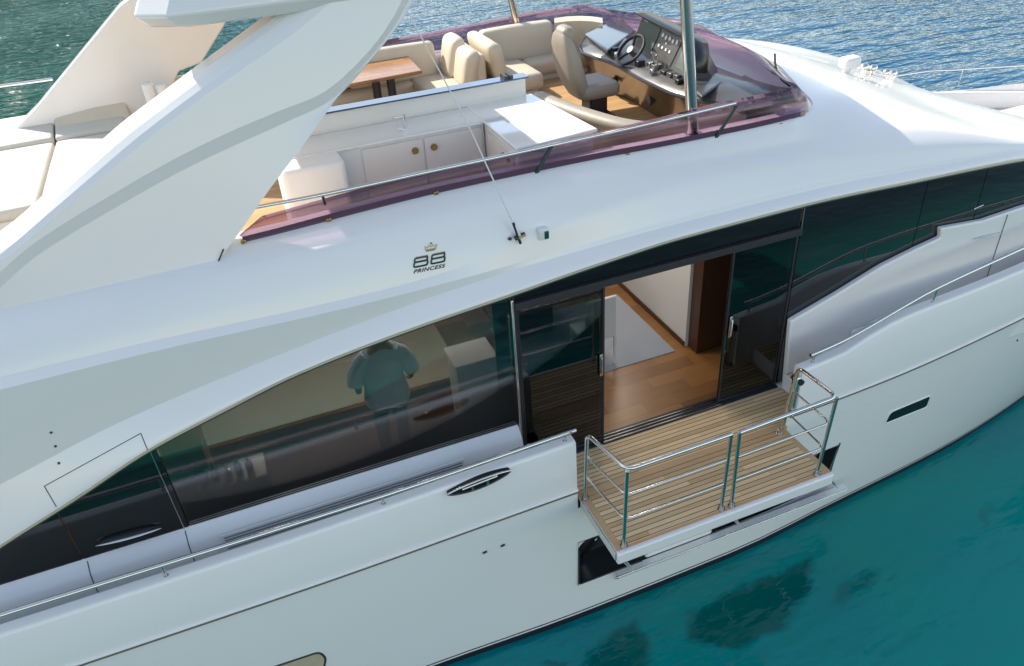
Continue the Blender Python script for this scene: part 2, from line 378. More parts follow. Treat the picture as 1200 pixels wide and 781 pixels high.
def zrows(X): return [-2.9, -2.4, -2.06, -2.0, -1.7, ZR0, -1.1, ZR1, -.45, -.16, zk(X)]
rows = [[(X, hy(X, z), z) for z in zrows(X)] for X in xs]
def skip(i, j):
    xm = (xs[i]+xs[i+1])/2
    if OX0 < xm < OX1 and j >= 9: return True
    if OX0 < xm < OX2 and 5 <= j <= 6: return True
    return False
hull = MB(); hull.grid(rows, skip=skip)
port = MB(); port.grid([[(p[0], 2*YC-p[1], p[2]) for p in r] for r in rows]); hull.add(port.v, port.f)
hull.grid([[(-12, hy(-12, z), z), (-12, 2*YC-hy(-12, z), z)] for z in zrows(-12)])
o = hull.out('hull', 'hull_gelcoat', yacht, smooth=True, merge=True)
# antifouled band below the waterline stripe
b = MB(); b.grid([[(X, hy(X, z)-.004, z) for z in (-2.9, -2.4, -2.0)] for X in xs]); b.out('boot_stripe', 'antifoul', yacht, smooth=True)
b = MB(); b.grid([[(X, hy(X, z)-.004, z) for z in (-1.967, -1.950)] for X in xs]); b.out('waterline_stripe', 'stripe_dark', yacht, smooth=True)
# deck slab closing the hull
b = MB()
dk = [x for x in xs if x <= 13.5]
b.grid([[(X, yk(X)+.02, -.012), (X, YC, -.012), (X, 2*YC-yk(X)-.02, -.012)] for X in dk if X <= OX0-.01]); 
b.grid([[(X, yk(X)+.02, -.012), (X, YC, -.012), (X, 2*YC-yk(X)-.02, -.012)] for X in dk if X >= OX1]);
b.grid([[(X, -.62, -.012), (X, YC, -.012), (X, 2*YC-yk(X)-.02, -.012)] for X in (OX0, OX1)])
b.out('side_deck', 'white_satin', yacht)
# recess
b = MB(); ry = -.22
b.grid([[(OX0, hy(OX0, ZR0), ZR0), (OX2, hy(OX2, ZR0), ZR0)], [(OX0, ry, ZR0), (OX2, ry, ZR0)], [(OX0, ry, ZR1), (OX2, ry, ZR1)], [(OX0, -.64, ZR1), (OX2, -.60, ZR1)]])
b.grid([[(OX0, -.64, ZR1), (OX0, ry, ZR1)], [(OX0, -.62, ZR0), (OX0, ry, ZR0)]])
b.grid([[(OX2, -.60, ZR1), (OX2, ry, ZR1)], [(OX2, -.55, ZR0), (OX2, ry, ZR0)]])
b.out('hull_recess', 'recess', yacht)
b = MB(); yy_ = hy(OX0, ZR1)
arc_ = [(OX0+.14-.14*math.sin(a), ZR1-.14+.14*math.cos(a)) for a in np.linspace(0, math.pi/2, 8)]
b.slab([Vector((OX0-.002, yy_, ZR1+.002))]+[Vector((x, hy(x, z), z)) for x, z in arc_], (0, .03, 0)); b.out('corner_fillet', 'hull_gelcoat', yacht)
for xx in (-.42, 1.45, 2.45):
    q = MB(); q.tube([(xx, -.30, ZR0+.08), (xx+.10, -.46, -.95)], .035, 12); q.tube([(xx+.10, -.46, -.95), (xx+.16, -.55, ZR1-.02)], .018, 12); q.out('lifting_ram', 'steel', yacht, smooth=True)
b = MB(); b.tube([(OX0+.012, -.60, ZR0+.02), (OX0+.012, -.62, ZR1-.14)], .012); b.tube([(OX0+.03, -.60, ZR0+.012), (.2, -.60, ZR0+.012)], .012); b.out('recess_seal', 'rubber', yacht)
b = MB(); b.box(.25, 1.15, -.60, -.24, ZR0+.002, ZR1-.01); b.out('hinge_housing', 'hull_gelcoat', yacht, bevel=.03)
b = MB(); b.grid([[(X, -.45, ZR0-.16), (X, hy(X, ZR0-.16)-.004, ZR0-.16), (X, -.672, ZR0-.06), (X, -.672, ZR0+.0), (X, -.60, ZR0+.004), (X, -.59, ZR0-.05)] for X in np.linspace(OX0+.48, OX2+.22, 14)]); b.out('recess_ledge', 'hull_gelcoat', yacht, smooth=True)
b = MB(); b.tube([(X, -.678, ZR0-.012) for X in np.linspace(OX0+.45, OX2+.2, 14)], .011); b.out('recess_trim', 'steel', yacht, smooth=True)
b = MB(); b.tube([(OX2+.012, hy(OX2, -.66), -.66), (OX2-.02, hy(OX2, ZR0)-.012, ZR0+.02)], .013); b.out('recess_trim', 'steel', yacht, smooth=True)
# knuckle moulding + gold line
for nm, r, dy, dz, mt in (('knuckle_moulding', .022, 0.0, .01, 'hull_gelcoat'), ('rubbing_line', .009, -.020, -.008, 'rub_strip')):
    for a0, a1 in ((-11.9, OX0), (OX1+.02, 13.5)):
        b = MB(); b.tube([(X, yk(X)+dy, zk(X)+dz) for X in np.linspace(a0, a1, 50)], r); b.out(nm, mt, yacht, smooth=True)
# bulwark
zbl = interp([(-12,.62),(-5.7,.645),(-3.7,.665),(-.64,.745)])
zbr = interp([(1.9,.70),(2.25,.725),(2.6,.76),(3.05,.92),(3.5,.99),(5.0,1.03),(9,1.3),(14,1.7)])
def bulwark(X0, X1, zt, n, mirror=False):
    b = MB(); rr = []
    for X in np.linspace(X0, X1, n):
        y = yk(X)-.002; z = zt(X); s = lambda q: (X, 2*YC-q[0] if mirror else q[0], q[1])
        rr.append([s(q) for q in ((y, zk(X)+.012), (y+.012, z-.03), (y+.03, z), (y+.135, z+.004), (y+.15, z-.03), (y+.15, .0))])
    b.grid(rr)
    for r in (rr[0], rr[-1]): b.add(r, [tuple(range(len(r)))])
    return b
bulwark(-11.9, OX0-.005, zbl, 24).out('bulwark', 'hull_gelcoat', yacht, bevel=.012, angle=60)
bulwark(OX1+.12, 13.2, zbr, 40).out('bulwark', 'hull_gelcoat', yacht, bevel=.012, angle=60)
bulwark(-11.9, 13.2, interp([(-12,.62),(-.6,.75),(3,.85),(6,.85),(8,.80),(10,.76),(12,.70),(14,.68)]), 40, True).out('bulwark', 'hull_gelcoat', yacht, bevel=.012, angle=60)

# handrails on the bulwark
def rail(name, pts, r, posts, post_r=.013, mt='steel', par=yacht, foot=None, label=None):
    b = MB(); b.tube(pts, r, 12); o = b.out(name, mt, par, smooth=True, label=label)
    for a, c in posts:
        q = MB(); q.tube([a, c], post_r, 10); q.tube([c, Vector(c)+Vector((0,0,.006))], post_r*1.5, 12); q.out('stanchion', mt, o, smooth=True)
    return o
zrl = interp([(-12,.80),(-5.64,.80),(-2.55,.79),(-.6,.84)])
pts = [(X, yk(X)+.06, zrl(X)+.01) for X in np.linspace(-11.5, -.60, 30)]
def lp(X): return ((X, yk(X)+.06, zrl(X)), (X, yk(X)+.075, zbl(X)-.002))
rail('handrail', pts, .021, [lp(X) for X in (-10.6,-8.6,-6.6,P(190,668,y=-.6).x,P(448,582,y=-.6).x,P(663,511,y=-.6).x)])
zrr = interp([(2.14,.84),(2.5,.88),(3.85,1.20),(5.0,1.31),(9,1.6),(13,2.0)])
pts = [(X, yk(X)+.06, zrr(X)) for X in np.linspace(2.16, 12.5, 50)]
def rp(X): return ((X, yk(X)+.06, zrr(X)), (X, yk(X)+.075, zbr(X)-.002))
rail('handrail', pts, .021, [rp(X) for X in (2.22,P(1101,340,y=-.58).x,5.9,7.8,9.7,11.4)])
# port bow rail
pr0 = P(1045,90,y=5.85); pr1 = P(1122,82,y=5.45); pr2 = P(1200,77,y=4.95)
b = [pr0-Vector((6,-.9,0.2)), pr0, pr1, pr2, pr2+(pr2-pr1)*.8]
rail('bow_rail', smoothpath(b), .022, [(p, Vector((p.x, p.y+.02, .74))) for p in (pr0, pr1+Vector((.15,0,0)), pr2+Vector((.6,0,0)))])
# port fly rail seen over the side, left
a = P(-20,104,y=5.6); c = P(62,93,y=5.6)
rail('flybridge_rail', [a, c], .018, [(a, a-Vector((0,0,.5)))])

# cleat / fairlead in the bulwark
fl = MB()
c0 = P(523,571,y=-.66); c1 = P(597,550,y=-.66); c0.z = .66; c1.z = .70
ax = (c1-c0); n = 18; ringo = []; ringi = []
for k in range(n+1):
    t = k/n; h = math.sin(math.pi*t)**.7
    ringo.append((c0+ax*t, h))
top = [p+Vector((0,0,-.0+.03*h)) for p, h in ringo]; bot = [p-Vector((0,0,.012+.075*h)) for p, h in ringo]
rows = []
for (t_, b_) in zip(top, bot):
    rows.append([b_+Vector((0,-.02,0)), t_+Vector((0,-.02,0)), t_+Vector((0,.17,0)), b_+Vector((0,.17,0))])
fl.grid(rows, close=True); fo = fl.out('fairlead', 'black_plastic', yacht, smooth=True)
for dz in (.062, ):
    q = MB(); q.tube([p+Vector((0,-.03,dz*h*.45+.004)) for p, h in ringo], .010); q.tube([p+Vector((0,.16,dz*h*.45+.008)) for p, h in ringo], .010); q.out('fairlead_rim', 'steel', fo, smooth=True)
q = MB(); q.tube([p+Vector((0,-.024,-.066*h-.006)) for p, h in ringo], .012); q.out('fairlead_rim', 'dark_metal', fo, smooth=True)
q = MB()
for t in (.38, .62):
    p = c0+ax*t; q.cyl(p+Vector((0,-.035,-.06)), p+Vector((0,-.035,.005)), .013)
q.tube([c0+ax*.22+Vector((0,-.035,.0)), c0+ax*.78+Vector((0,-.035,.005))], .011); q.out('cleat', 'steel', fo, smooth=True)

# hull fittings
for (px, py) in ((568,647),(589,639)):
    p = P(px, py, y=lambda X, z: hy(X, z)); q = MB(); q.tube([p+Vector((-.022,-.006,-.004)), p+Vector((.022,-.006,.004))], .012); q.out('drain_outlet', 'dark_metal', yacht, smooth=True)
for (px, py) in ((1192,399),(1185,500),(1190,497),(1178,505)):
    p = P(px, py, y=lambda X, z: hy(X, z)); q = MB(); q.sphere(p, .014, 8); q.out('drain_outlet', 'dark_metal' if py < 450 else 'steel', yacht, smooth=True)
mat('port_glass', (.008,.009,.010), .18, spec=.3)
def hull_window(corners, frame=.028, mt='port_glass', nm='hull_window'):
    pts = [P(px, py, y=lambda X, z: hy(X, z)) for px, py in corners]
    pts = fillet([(pts[-1]+pts[0])/2]+pts+[(pts[-1]+pts[0])/2], .06, 4)[:-1]
    c = sum(pts, Vector())/len(pts)
    b = MB(); b.slab([p+Vector((0,-.004,0)) for p in pts], (0,.03,0)); o = b.out(nm, mt, yacht)
    f = MB(); f.tube(pts+[pts[0], pts[1]], .012); f.out('window_frame', 'hull_gelcoat' if mt == 'port_glass' else 'dark_metal', o, smooth=True)
    return o
hull_window([(1036,497),(1043,483),(1091,463),(1086,477)])
hull_window([(225,845),(296,790),(374,764),(382,771),(376,800)], mt='beige_blind')

# ---- balcony
bz = .0
bal = MB()
BX0, BX1, BY0, BY1 = -.60, 1.90, -.685, -1.475
bal.box(BX0, BX1, BY1, BY0, -.15, -.006)
bal_o = bal.out('balcony', 'hull_gelcoat', yacht, bevel=.018, label='fold-down balcony platform hinged out from the hull side')
MB().box(BX0+.012, BX1-.012, BY1+.045, BY0-.002, -.02, .0).out('balcony_border', 'teak_border', bal_o)
MB().box(BX0+.08, BX1-.08, BY1+.075, BY0-.06, -.01, .004).out('balcony_teak', 'teak_deck', bal_o)
MB().box(BX0-.012, BX0-.002, BY1+.03, BY0, -.11, -.004).out('side_plate', 'steel', bal_o, bevel=.003)
q = MB()
for k in range(34):
    pass
MB().box(OX0+.01, 2.29, -.60, -.07, -.011, .003).out('threshold_deck', 'teak_deck', yacht)
MB().box(OX0+.01, OX1-.005, -.679, -.60, -.03, .006).out('deck_edge_board', 'teak_border', yacht)
# struts below the balcony
for (a0, a1) in (((729,654),(741,668)), ((857,605),(868,616)), ((971,561),(981,571))):
    q = MB(); q.tube([P(*a1, y=-.69), P(*a0, y=-1.22)], .020, 12); q.out('strut', 'steel', bal_o, smooth=True)
# balcony railings
ip = {}
def B(px, py, z=.004): return P(px, py, z=z)
tL0 = P(688,509,z=1.0); tL1 = P(735,551,z=1.0); tL2 = P(857,509,z=1.0)
tR2 = P(867,507,z=1.0); tR1 = P(981,465,z=1.0); tR0 = P(936,431,z=1.0)
gL0 = B(686,584); gL1 = B(731,640); gL2 = B(845,597)
gR2 = B(857,593); gR1 = B(957,556); gR0 = B(913,508)
def gate(t0, t1, t2, g0, g1, g2, label):
    b = MB()
    path = [g0, t0, t1, t2]
    b.tube(fillet([g0, g0+(t0-g0)*.94, t0+(t1-t0)*.04, t0+(t1-t0)*.25], .05, 5)[:], .019, 12)
    b.tube(fillet([t0+(t1-t0)*.2, t1, t2], .10, 6), .021, 12)
    o = b.out('balcony_railing', 'steel', bal_o, smooth=True, label=label)
    return o
for (t0, t1, t2, g0, g1, g2, lb) in ((tL0, tL1, tL2, gL0, gL1, gL2, 'aft half of the balcony railing'), (tR0, tR1, tR2, gR0, gR1, gR2, 'forward half of the balcony railing')):
    # one mesh per half: top rail, posts, two mid rails
    b = MB()
    b.tube(fillet([g0, t0, t1, t2], .085, 6), .020, 12)
    b.tube([g1, t1-(t1-g1).normalized()*.01], .019, 12)
    b.tube([g2, t2], .019, 12)
    for f in (.68, .36):
        m0 = g0.lerp(t0, f); m1 = g1.lerp(t1, f); m2 = g2.lerp(t2, f)
        b.tube(fillet([m0, m1, m2], .08, 6), .011, 10)
    for g in (g0, g1, g2): b.cyl(g, g+Vector((0,0,.012)), .036, 16); b.cyl(g+Vector((0,0,.012)), g+Vector((0,0,.05)), .026, 16)
    b.out('balcony_railing', 'steel', bal_o, smooth=True, label=lb)
# hinge pillar on the forward side of the opening
q = MB(); q.box(OX1+.06, OX1+.16, -.63, -.55, -.02, .62); q.out('hinge_pillar', 'steel', yacht, bevel=.02)
q = MB(); q.cyl((OX1+.11, -.66, .56), (OX1+.11, -.52, .56), .035); q.out('hinge_pin', 'dark_metal', yacht, smooth=True)

# ---- house side below the glass
zgb = .60
prof = [(0.0, zgb+.012), (-.03, zgb), (-.115, zgb-.09), (-.15, zgb-.20), (-.155, .18), (-.12, 0)]
b = MB(); b.grid([[(X, y, z) for y, z in prof] for X in (-12, -9, -6, -4.3, -3, -1.6, -.985)])
b.add([(-.985, y, z) for y, z in prof]+[(-.985, .05, 0), (-.985, .05, zgb)], [tuple(range(8))])
o = b.out('house_side', 'gelcoat', yacht, bevel=.012, angle=60)
for (a, c) in (((102,657),(118,692)), ((216,620),(228,662))):
    p = P(*a, y=-.03); q = MB(); q.tube([(p.x, y-.002, z) for y, z in prof[1:]], .004, 6); q.out('panel_seam', 'rubber', yacht)
# louvres low on the house side, seen behind the handrail
lv0 = P(262,640,y=-.16).x; lv1 = P(545,548,y=-.16).x
lo_ = MB().box(lv0, lv1, -.172, -.154, .30, .53).out('vent_panel', 'white_satin', yacht, bevel=.004)
q = MB()
for k in range(6): q.box(lv0+.03, lv1-.03, -.178, -.165, .32+.034*k, .332+.034*k)
q.out('louvre', 'vent_grey', lo_)

# ---- glazing band in the y = 0 plane
G0px = [(0,640),(90,583),(175,527),(260,482),(350,437),(475,388),(600,345),(700,310),(800,278),(940,241),(1080,211),(1200,187)]
G0 = [P(px, py, y=-.03) for px, py in G0px]
g0z = interp([(-12,-.6),(-7.2,.35)]+[(p.x, p.z) for p in G0]+[(6.3,2.02),(7.3,1.72),(8.4,1.2),(9.5,.6)])
def arcpts(x0, x1, n, dz=-.004, y=0.0): return [Vector((X, y, g0z(X)+dz)) for X in np.linspace(x0, x1, n)]
xA = P(215,600,y=0).x; xW = -.955; xD0 = .0; xD1 = 1.47; xF = 2.28
ZT = 2.0
def pane(name, x0, x1, zb, mt, y0=-.006, th=.014, n=10, ztop=None, par=yacht, label=None):
    low = [Vector((x0, y0, zb)), Vector((x1, y0, zb))] if not callable(zb) else [Vector((X, y0, zb(X))) for X in np.linspace(x0, x1, 14)]
    up = [Vector((X, y0, (g0z(X)-.004) if ztop is None else ztop)) for X in np.linspace(x1, x0, n)]
    return MB().slab(low+up, (0, th, 0)).out(name, mt, par, label=label)
xq0 = P(176,528,y=0).x
pane('side_window', xA+.005, xW-.02, zgb-.01, 'window_tint', n=16, label='long tinted saloon window with a person behind it')
pane('side_window', -6.6, -5.13, zgb-.03, 'black_glass', n=8, label='black glass panel at the aft end')
dr = pane('aft_door', -5.12, xA-.005, zgb-.03, 'black_glass', n=8, label='black glass side door with a slim white handle')
h0 = P(112,640,y=-.04); h1 = P(189,619,y=-.04)
q = MB(); q.tube([h0.lerp(h1, t) for t in np.linspace(0,1,14)], [.004+.026*math.sin(math.pi*t)**.7 for t in np.linspace(0,1,14)], 12, flat=.5); q.out('door_handle', 'steel', dr, smooth=True)
q = MB(); q.tube([h0.lerp(h1, t)+Vector((0,.02,.02)) for t in np.linspace(.08,.92,12)], [.004+.036*math.sin(math.pi*t)**.7 for t in np.linspace(0,1,12)], 12, flat=.4); q.out('door_handle', 'rubber', dr, smooth=True)
q = MB(); q.tube([P(176,529,y=-.02), P(216,620,y=-.012)], .006, 6); q.out('panel_seam', 'steel', yacht)
# inner mullion in the big window (dark surround band inside the glass)
wx = P(590,400,y=.03).x
MB().box(wx-.09, xW-.02, .012, .04, zgb, 2.12).out('window_surround', 'black_plastic', yacht)
q = MB(); lowb = [Vector((X, .02, g0z(X)-.11)) for X in np.linspace(xA, xW-.03, 20)]; upb = [Vector((X, .02, g0z(X)+.05)) for X in np.linspace(xW-.03, xA, 20)]
# upper band above the sliding doors
pane('top_band', xW+.02, xF-.02, 2.09, 'black_glass', n=16)
# track
t_ = MB().box(xW+.01, xF, -.05, .10, 2.0, 2.075).out('door_track', 'stripe_dark', yacht, bevel=.004)
q = MB()
for k in range(5): q.box(xW+.02, xF-.01, -.056+.0*k, -.049, 2.008+.013*k, 2.013+.013*k)
q.out('track_seal', 'grey_dash', t_)
MB().box(xW+.03, xF, -.055, .10, -.004, .012).out('door_sill', 'dark_metal', yacht, bevel=.003)
q = MB()
for y in (-.045, .0, .045): q.box(xD0-.02, xD1+.02, y-.006, y+.006, .010, .026)
q.out('sill_rail', 'steel', yacht)
# sliding glass doors
def sdoor(x0, x1, y, hx, label, hs):
    d = MB().box(x0, x1, y, y+.014, .02, 2.0).out('sliding_door', 'door_tint', yacht, label=label)
    f = MB()
    f.box(x0, x0+.022, y-.010, y+.024, .016, 2.0); f.box(x1-.022, x1, y-.010, y+.024, .016, 2.0)
    f.box(x0+.022, x1-.022, y-.008, y+.022, .016, .05); f.box(x0+.022, x1-.022, y-.008, y+.022, 1.97, 1.998)
    f.out('door_frame', 'dark_metal', d, bevel=.003)
    h = MB(); h.box(hx-.018, hx+.018, y-.03, y-.012, .93, 1.20); h.tube([(hx, y-.045, .96), (hx, y-.045, 1.17)], .010)
    h.out('door_handle', 'steel', d, bevel=.006)
    return d
sdoor(xW+.04, xD0+.01, .0, -.035, 'aft sliding glass door with rail reflections', 1)
sdoor(xD1, xF-.01, -.005, 1.52, 'forward sliding glass door beside the dark wood column', -1)
q = MB(); q.box(xW-.02, xW+.005, -.05, .02, .02, 2.12); q.out('door_post', 'steel', yacht, bevel=.008)
q = MB(); q.box(xW+.010, xW+.032, -.03, .02, .02, 2.0); q.out('door_post', 'dark_metal', yacht, bevel=.006)
q = MB(); q.box(xF-.005, xF+.01, -.022, .0, 1.98, g0z(xF)-.01); q.out('glass_joint', 'steel', yacht)
# forward glazing: lower edge follows the white wing
wing_px = [(927,377),(980,346),(1035,312),(1075,292),(1103,279),(1103.5,268),(1153,259),(1200,243)]
wing = [P(px, py, y=-.08) for px, py in wing_px]
wz = interp([(wing[0].x-.1, wing[0].z-.1)]+[(p.x, p.z) for p in (wing[0], wing[1], wing[2], wing[3])]+[(wing[4].x, wing[4].z)]+[(wing[6].x, 1.57),(5.5,1.60),(7,1.62),(9,1.62)])
def fzb(X): return min(wz(X)-.12, g0z(X)-.03) if X > 2.5 else .0
pane('side_window', xF+.012, 3.93, lambda X: 0.02 if X < 2.5 else fzb(X), 'black_glass', n=14, label='black glass panel forward of the sliding door')
pane('side_window', 3.94, 4.80, fzb, 'black_glass', n=8, label='black glass panel above the white wing')
pane('side_window', 4.81, 7.3, fzb, 'black_glass', n=10, label='foremost black glass panel')
for a, c in (((1141,200),(1131,238)), ((1186,212),(1180,248))):
    pass
# wing
b = MB(); prof2 = [Vector((p.x, -.08, p.z)) for p in wing]
pl = [Vector((P(919,460,y=-.08).x, -.08, -.01))]+prof2+[Vector((9, -.08, 1.62)), Vector((9, -.08, 0))]
b.slab(pl, (0, .075, 0)); b.out('side_wing', 'gelcoat', yacht, bevel=.018)
q = MB()
sw = [(X, z) for X, z in ((2.30,.0),(9,.0))]
MB().box(2.30, 2.75, -.50, -.082, .0, .20).out('deck_step', 'gelcoat', yacht, bevel=.015)
MB().box(2.75, 3.2, -.50, -.082, .0, .42).out('deck_step', 'gelcoat', yacht, bevel=.015)
MB().box(3.2, 9, -.50, -.082, .0, .56).out('deck_step', 'gelcoat', yacht, bevel=.015)
MB().box(2.33, 2.74, -.47, -.10, .2, .206).out('step_tread', 'teak_deck', yacht)
h0 = P(1139,281,y=-.10); h1 = P(1174,273,y=-.10)
q = MB(); q.tube([h0.lerp(h1, t) for t in np.linspace(0,1,12)], [.003+.018*math.sin(math.pi*t)**.8 for t in np.linspace(0,1,12)], 10, flat=.5); q.out('locker_handle', 'steel', yacht, smooth=True)
h0 = P(1013,381,y=-.10); h1 = P(1048,366,y=-.10)
q = MB(); q.tube([h0.lerp(h1, t) for t in np.linspace(0,1,12)], [.003+.016*math.sin(math.pi*t)**.8 for t in np.linspace(0,1,12)], 10, flat=.4); q.out('locker_handle', 'white_satin', yacht, smooth=True)
q = MB(); p = P(1181,252,y=-.085); q.tube([p, Vector((p.x-.02, p.y, .6))], .0035, 6); q.out('panel_seam', 'rubber', yacht)
for (px, py, s) in ((1146,244,.06),): 
    p = P(px, py, y=-.03); q = MB(); q.tube([p-Vector((s,0,.0)), p+Vector((s*1.2,0,.02))], .006, 6); q.out('wiper_mark', 'steel', yacht)

# ---- superstructure shell
GP = [
 [(0,572,.10),(90,518,.10),(200,468,.10),(300,427,.10),(400,387,.10),(553,332,.10),(700,288,.10),(830,253,.09),(960,221,.075),(1080,198,.05),(1200,176,.02)],
 [(0,457,.04),(167,415,.05),(400,363,.07),(500,338,.09),(560,322,.105),(700,281,.12),(830,245,.12),(960,212,.11),(1080,192,.08),(1200,173.5,.035)],
 [(0,442,.11),(167,402,.12),(400,352,.13),(500,327,.135),(600,290,.15),(700,248,.19),(767,222,.23),(850,204,.24),(940,189,.22),(1067,174,.17),(1130,171.5,.11),(1200,171,.05)],
 [(0,400,.22),(235,335,.25),(300,313,.28),(440,275,.30),(640,225,.33),(800,192,.40),(950,165,.42),(1055,151,.38),(1133,154,.26),(1200,166,.11)],
]
GT = []
for g in GP:
    pts = [(P(px, py, y=y), y) for px, py, y in g]
    GT.append((interp([(p.x, y) for p, y in pts]), interp([(p.x, p.z) for p, y in pts])))
p5 = [(P(px, py, y=.54)) for px, py in ((280,288),(410,254),(530,224),(670,194),(810,167),(930,141.5))]
g5z = interp([(-12,2.95)]+[(p.x, p.z) for p in p5])
XE = p5[-1].x           # forward end of the straight coaming
zc = interp([(2.2,3.10),(3.3,3.10),(4.0,2.97),(5.1,2.60),(6.3,2.20),(7.1,1.87),(8.0,1.36),(9.5,.6)])
SX = [-12,-10,-8.5,-7,-6,-5.2,-4.6,-4,-3.4,-2.8,-2.2,-1.7,-1.2,-.7,-.2,.3,.8,1.3,1.8,2.1,XE-.06,XE,XE+.25,XE+.6,3.4,3.8,4.2,4.6,5.0,5.4,5.9,6.5,7.2,8.0,8.8,9.6]
XIM = P(1200,170,y=.1).x
def clampx(X): return max(-5.8, min(XIM+.1, X))
def section(X):
    xc = clampx(X); ov = X-xc
    g = g0z(X); s = []
    dz = 0 if ov <= 0 else g0z(X)-g0z(xc)
    if ov < 0: dz = 0
    s.append((-.03, g)); 
    s.append((-.035+.0, g+.03))
    y1, z1 = GT[0][0](xc), GT[0][1](xc)+dz; y2, z2 = GT[1][0](xc), GT[1][1](xc)+dz
    y3, z3 = GT[2][0](xc), GT[2][1](xc)+dz; y4, z4 = GT[3][0](xc), GT[3][1](xc)+dz
    if X < -5.8: z1 = max(z1, g+.1)
    if ov > 0:
        k = ov*.35; y1 += k; y2 += k; y3 += k; y4 += k
    RI = [0, 10]
    s.append(((y1-.03)*.75-.01, g+.03+(z1-g-.03)*.6))
    s += [(y1, z1)]
    z2 = max(z2, z1+.02)
    s.append((y1*.7+y2*.3, z1+(z2-z1)*.33)); s.append((y1*.25+y2*.75, z1+(z2-z1)*.7)); s.append((y2, z2))
    z3 = max(z3, z2+.008); s.append((y3, z3)); z4 = max(z4, z3+.03)
    s.append(((y3*.6+y4*.4)-.01, z3+(z4-z3)*.45)); s.append((y4, z4))
    if X <= XE:
        z5 = g5z(X); s.append(((y4+.54)/2-.015, (z4+z5)/2)); s.append((.54, z5))
        s += [(.60, z5+.012), (.78, z5+.012), (.80, z5-.02), (.80, 2.6), (.80, 2.33)]
    else:
        yb = float(np.interp(X, [XE, 2.7, 2.97, 3.4, 4.2, 6, 9.6], [.56, .66, .83, 1.02, 1.12, 1.2, 1.6])); z = zc(X)
        z5 = float(np.interp(X, [XE, 2.97, 3.5, 9.6], [g5z(XE), 3.01, z-.12, z-.12])) if X < 3.5 else z-.12
        yb = max(yb, y4+.1); z5 = max(z5, z4+.02)
        s.append(((y4+yb)/2-.01, (z4+z5)/2)); s.append((yb, z5))
        for f, g_ in ((.12,.2),(.3,.45),(.5,.7),(.75,.92),(1.0,1.0)): s.append((yb+(YC-yb)*f, z5+(z-z5)*g_))
    return s
rows = [[(X, y, z) for y, z in section(X)] for X in SX]
NS = len(rows[0])
iE = SX.index(XE)
b = MB(); b.grid(rows)
def cr(a, c):
    ia, ja = divmod(a, NS); ic, jc = divmod(c, NS); x = max(SX[ia], SX[ic])
    if ja == jc:
        if ja == 0: return 1
        if ja == 3: return 1 if x < 1 else .6
        if ja in (6, 7): return 1 if x < -.6 else .7
        if ja == 9: return .45
        if ja == 11 and x <= 3.1: return .95
        if ja > 11 and x <= XE+.01: return .9
    elif ia in (iE, iE+1) and ic in (iE, iE+1) and min(ja, jc) >= 11: return .9
    return 0
sup = b.out('superstructure', 'gelcoat', yacht, sub=2, creases=cr)
b2 = MB(); b2.v = list(b.v); b2.f = list(b.f)
b2.v = [Vector((v.x, 2*YC-v.y, v.z)) for v in b2.v]
sup2 = b2.out('superstructure', 'gelcoat', yacht, sub=2, creases=cr, label='port side moulding of the superstructure')
bpy.context.view_layer.update()
dg = bpy.context.evaluated_depsgraph_get()
def bvh_of(o):
    e = o.evaluated_get(dg); me = e.to_mesh(); mw = e.matrix_world
    return BVHTree.FromPolygons([mw @ v.co for v in me.vertices], [tuple(p.vertices) for p in me.polygons])
BV = bvh_of(sup)
def hit(px, py, off=.004, bv=None):
    d = ray(px, py).normalized(); loc, n, i, dist = (bv or BV).ray_cast(CAM, d)
    if loc is None: return P(px, py, y=.1), Vector((0,-1,0))
    if n.dot(d) > 0: n = -n
    return loc+n*off, n
# gutter trim along the eyebrow
q = MB(); q.tube([(X, -.036, g0z(X)-.004) for X in np.linspace(-6.6, 8.5, 120)], .010, 8); q.out('gutter_trim', 'gutter_strip', yacht, smooth=True)
q = MB(); q.tube([(X, -.030, g0z(X)-.022) for X in np.linspace(-6.6, 8.5, 120)], .010, 8); q.out('gutter_trim', 'green_metal', yacht, smooth=True)
# hatch outline on the aft part
q = MB(); hp = [(66,594),(52,570),(165,508),(174,530)]
path = []
for (a, c) in zip(hp[:-1], hp[1:]):
    for t in np.linspace(0, 1, 14): path.append(hit(a[0]+(c[0]-a[0])*t, a[1]+(c[1]-a[1])*t, .0005)[0])
q.tube(path, .0035, 6); q.out('hatch_seam', 'rubber', yacht)
for (px, py) in ((60,507),(65,523),(69,543)):
    p, n_ = hit(px, py, .001); q = MB(); q.sphere(p, .012, 8); q.out('snap_fastener', 'dark_metal', yacht, smooth=True)
# emblem: crown, numerals, lettering
emb = MB()
def ring(b, cx, cy, w_, h_, th, ux, uy, vx, vy, hole=2):
    pass
O = (503, 305); U = Vector((1, -.20)).normalized(); V = Vector((.05, -1)).normalized()   # along / up in the picture plane of the side
def em(u, v): return hit(O[0]+U.x*u+V.x*v, O[1]+U.y*u+V.y*v, .004)[0]
def rr_path(cx, cy, w_, h_, sh=.12):
    pts = []
    for k in range(28):
        a = 2*math.pi*k/28; c, s = math.cos(a), math.sin(a)
        e = .30; x = math.copysign(abs(c)**e, c)*w_/2; y = math.copysign(abs(s)**e, s)*h_/2
        pts.append(em(cx+x+y*sh, cy+y))
    return pts+[pts[0], pts[1]]
er = MB().tube(rr_path(-10, -2.2, 16, 5.6), .008, 6).tube(rr_path(-10, 2.8, 15, 4.6), .008, 6)
er.tube(rr_path(10.5, -2.2, 16, 5.6), .008, 6).tube(rr_path(10.5, 2.8, 15, 4.6), .008, 6)
emo = er.out('emblem', 'green_metal', yacht, smooth=True, label='dark green and gold number 88 with crown and lettering')
q = MB()
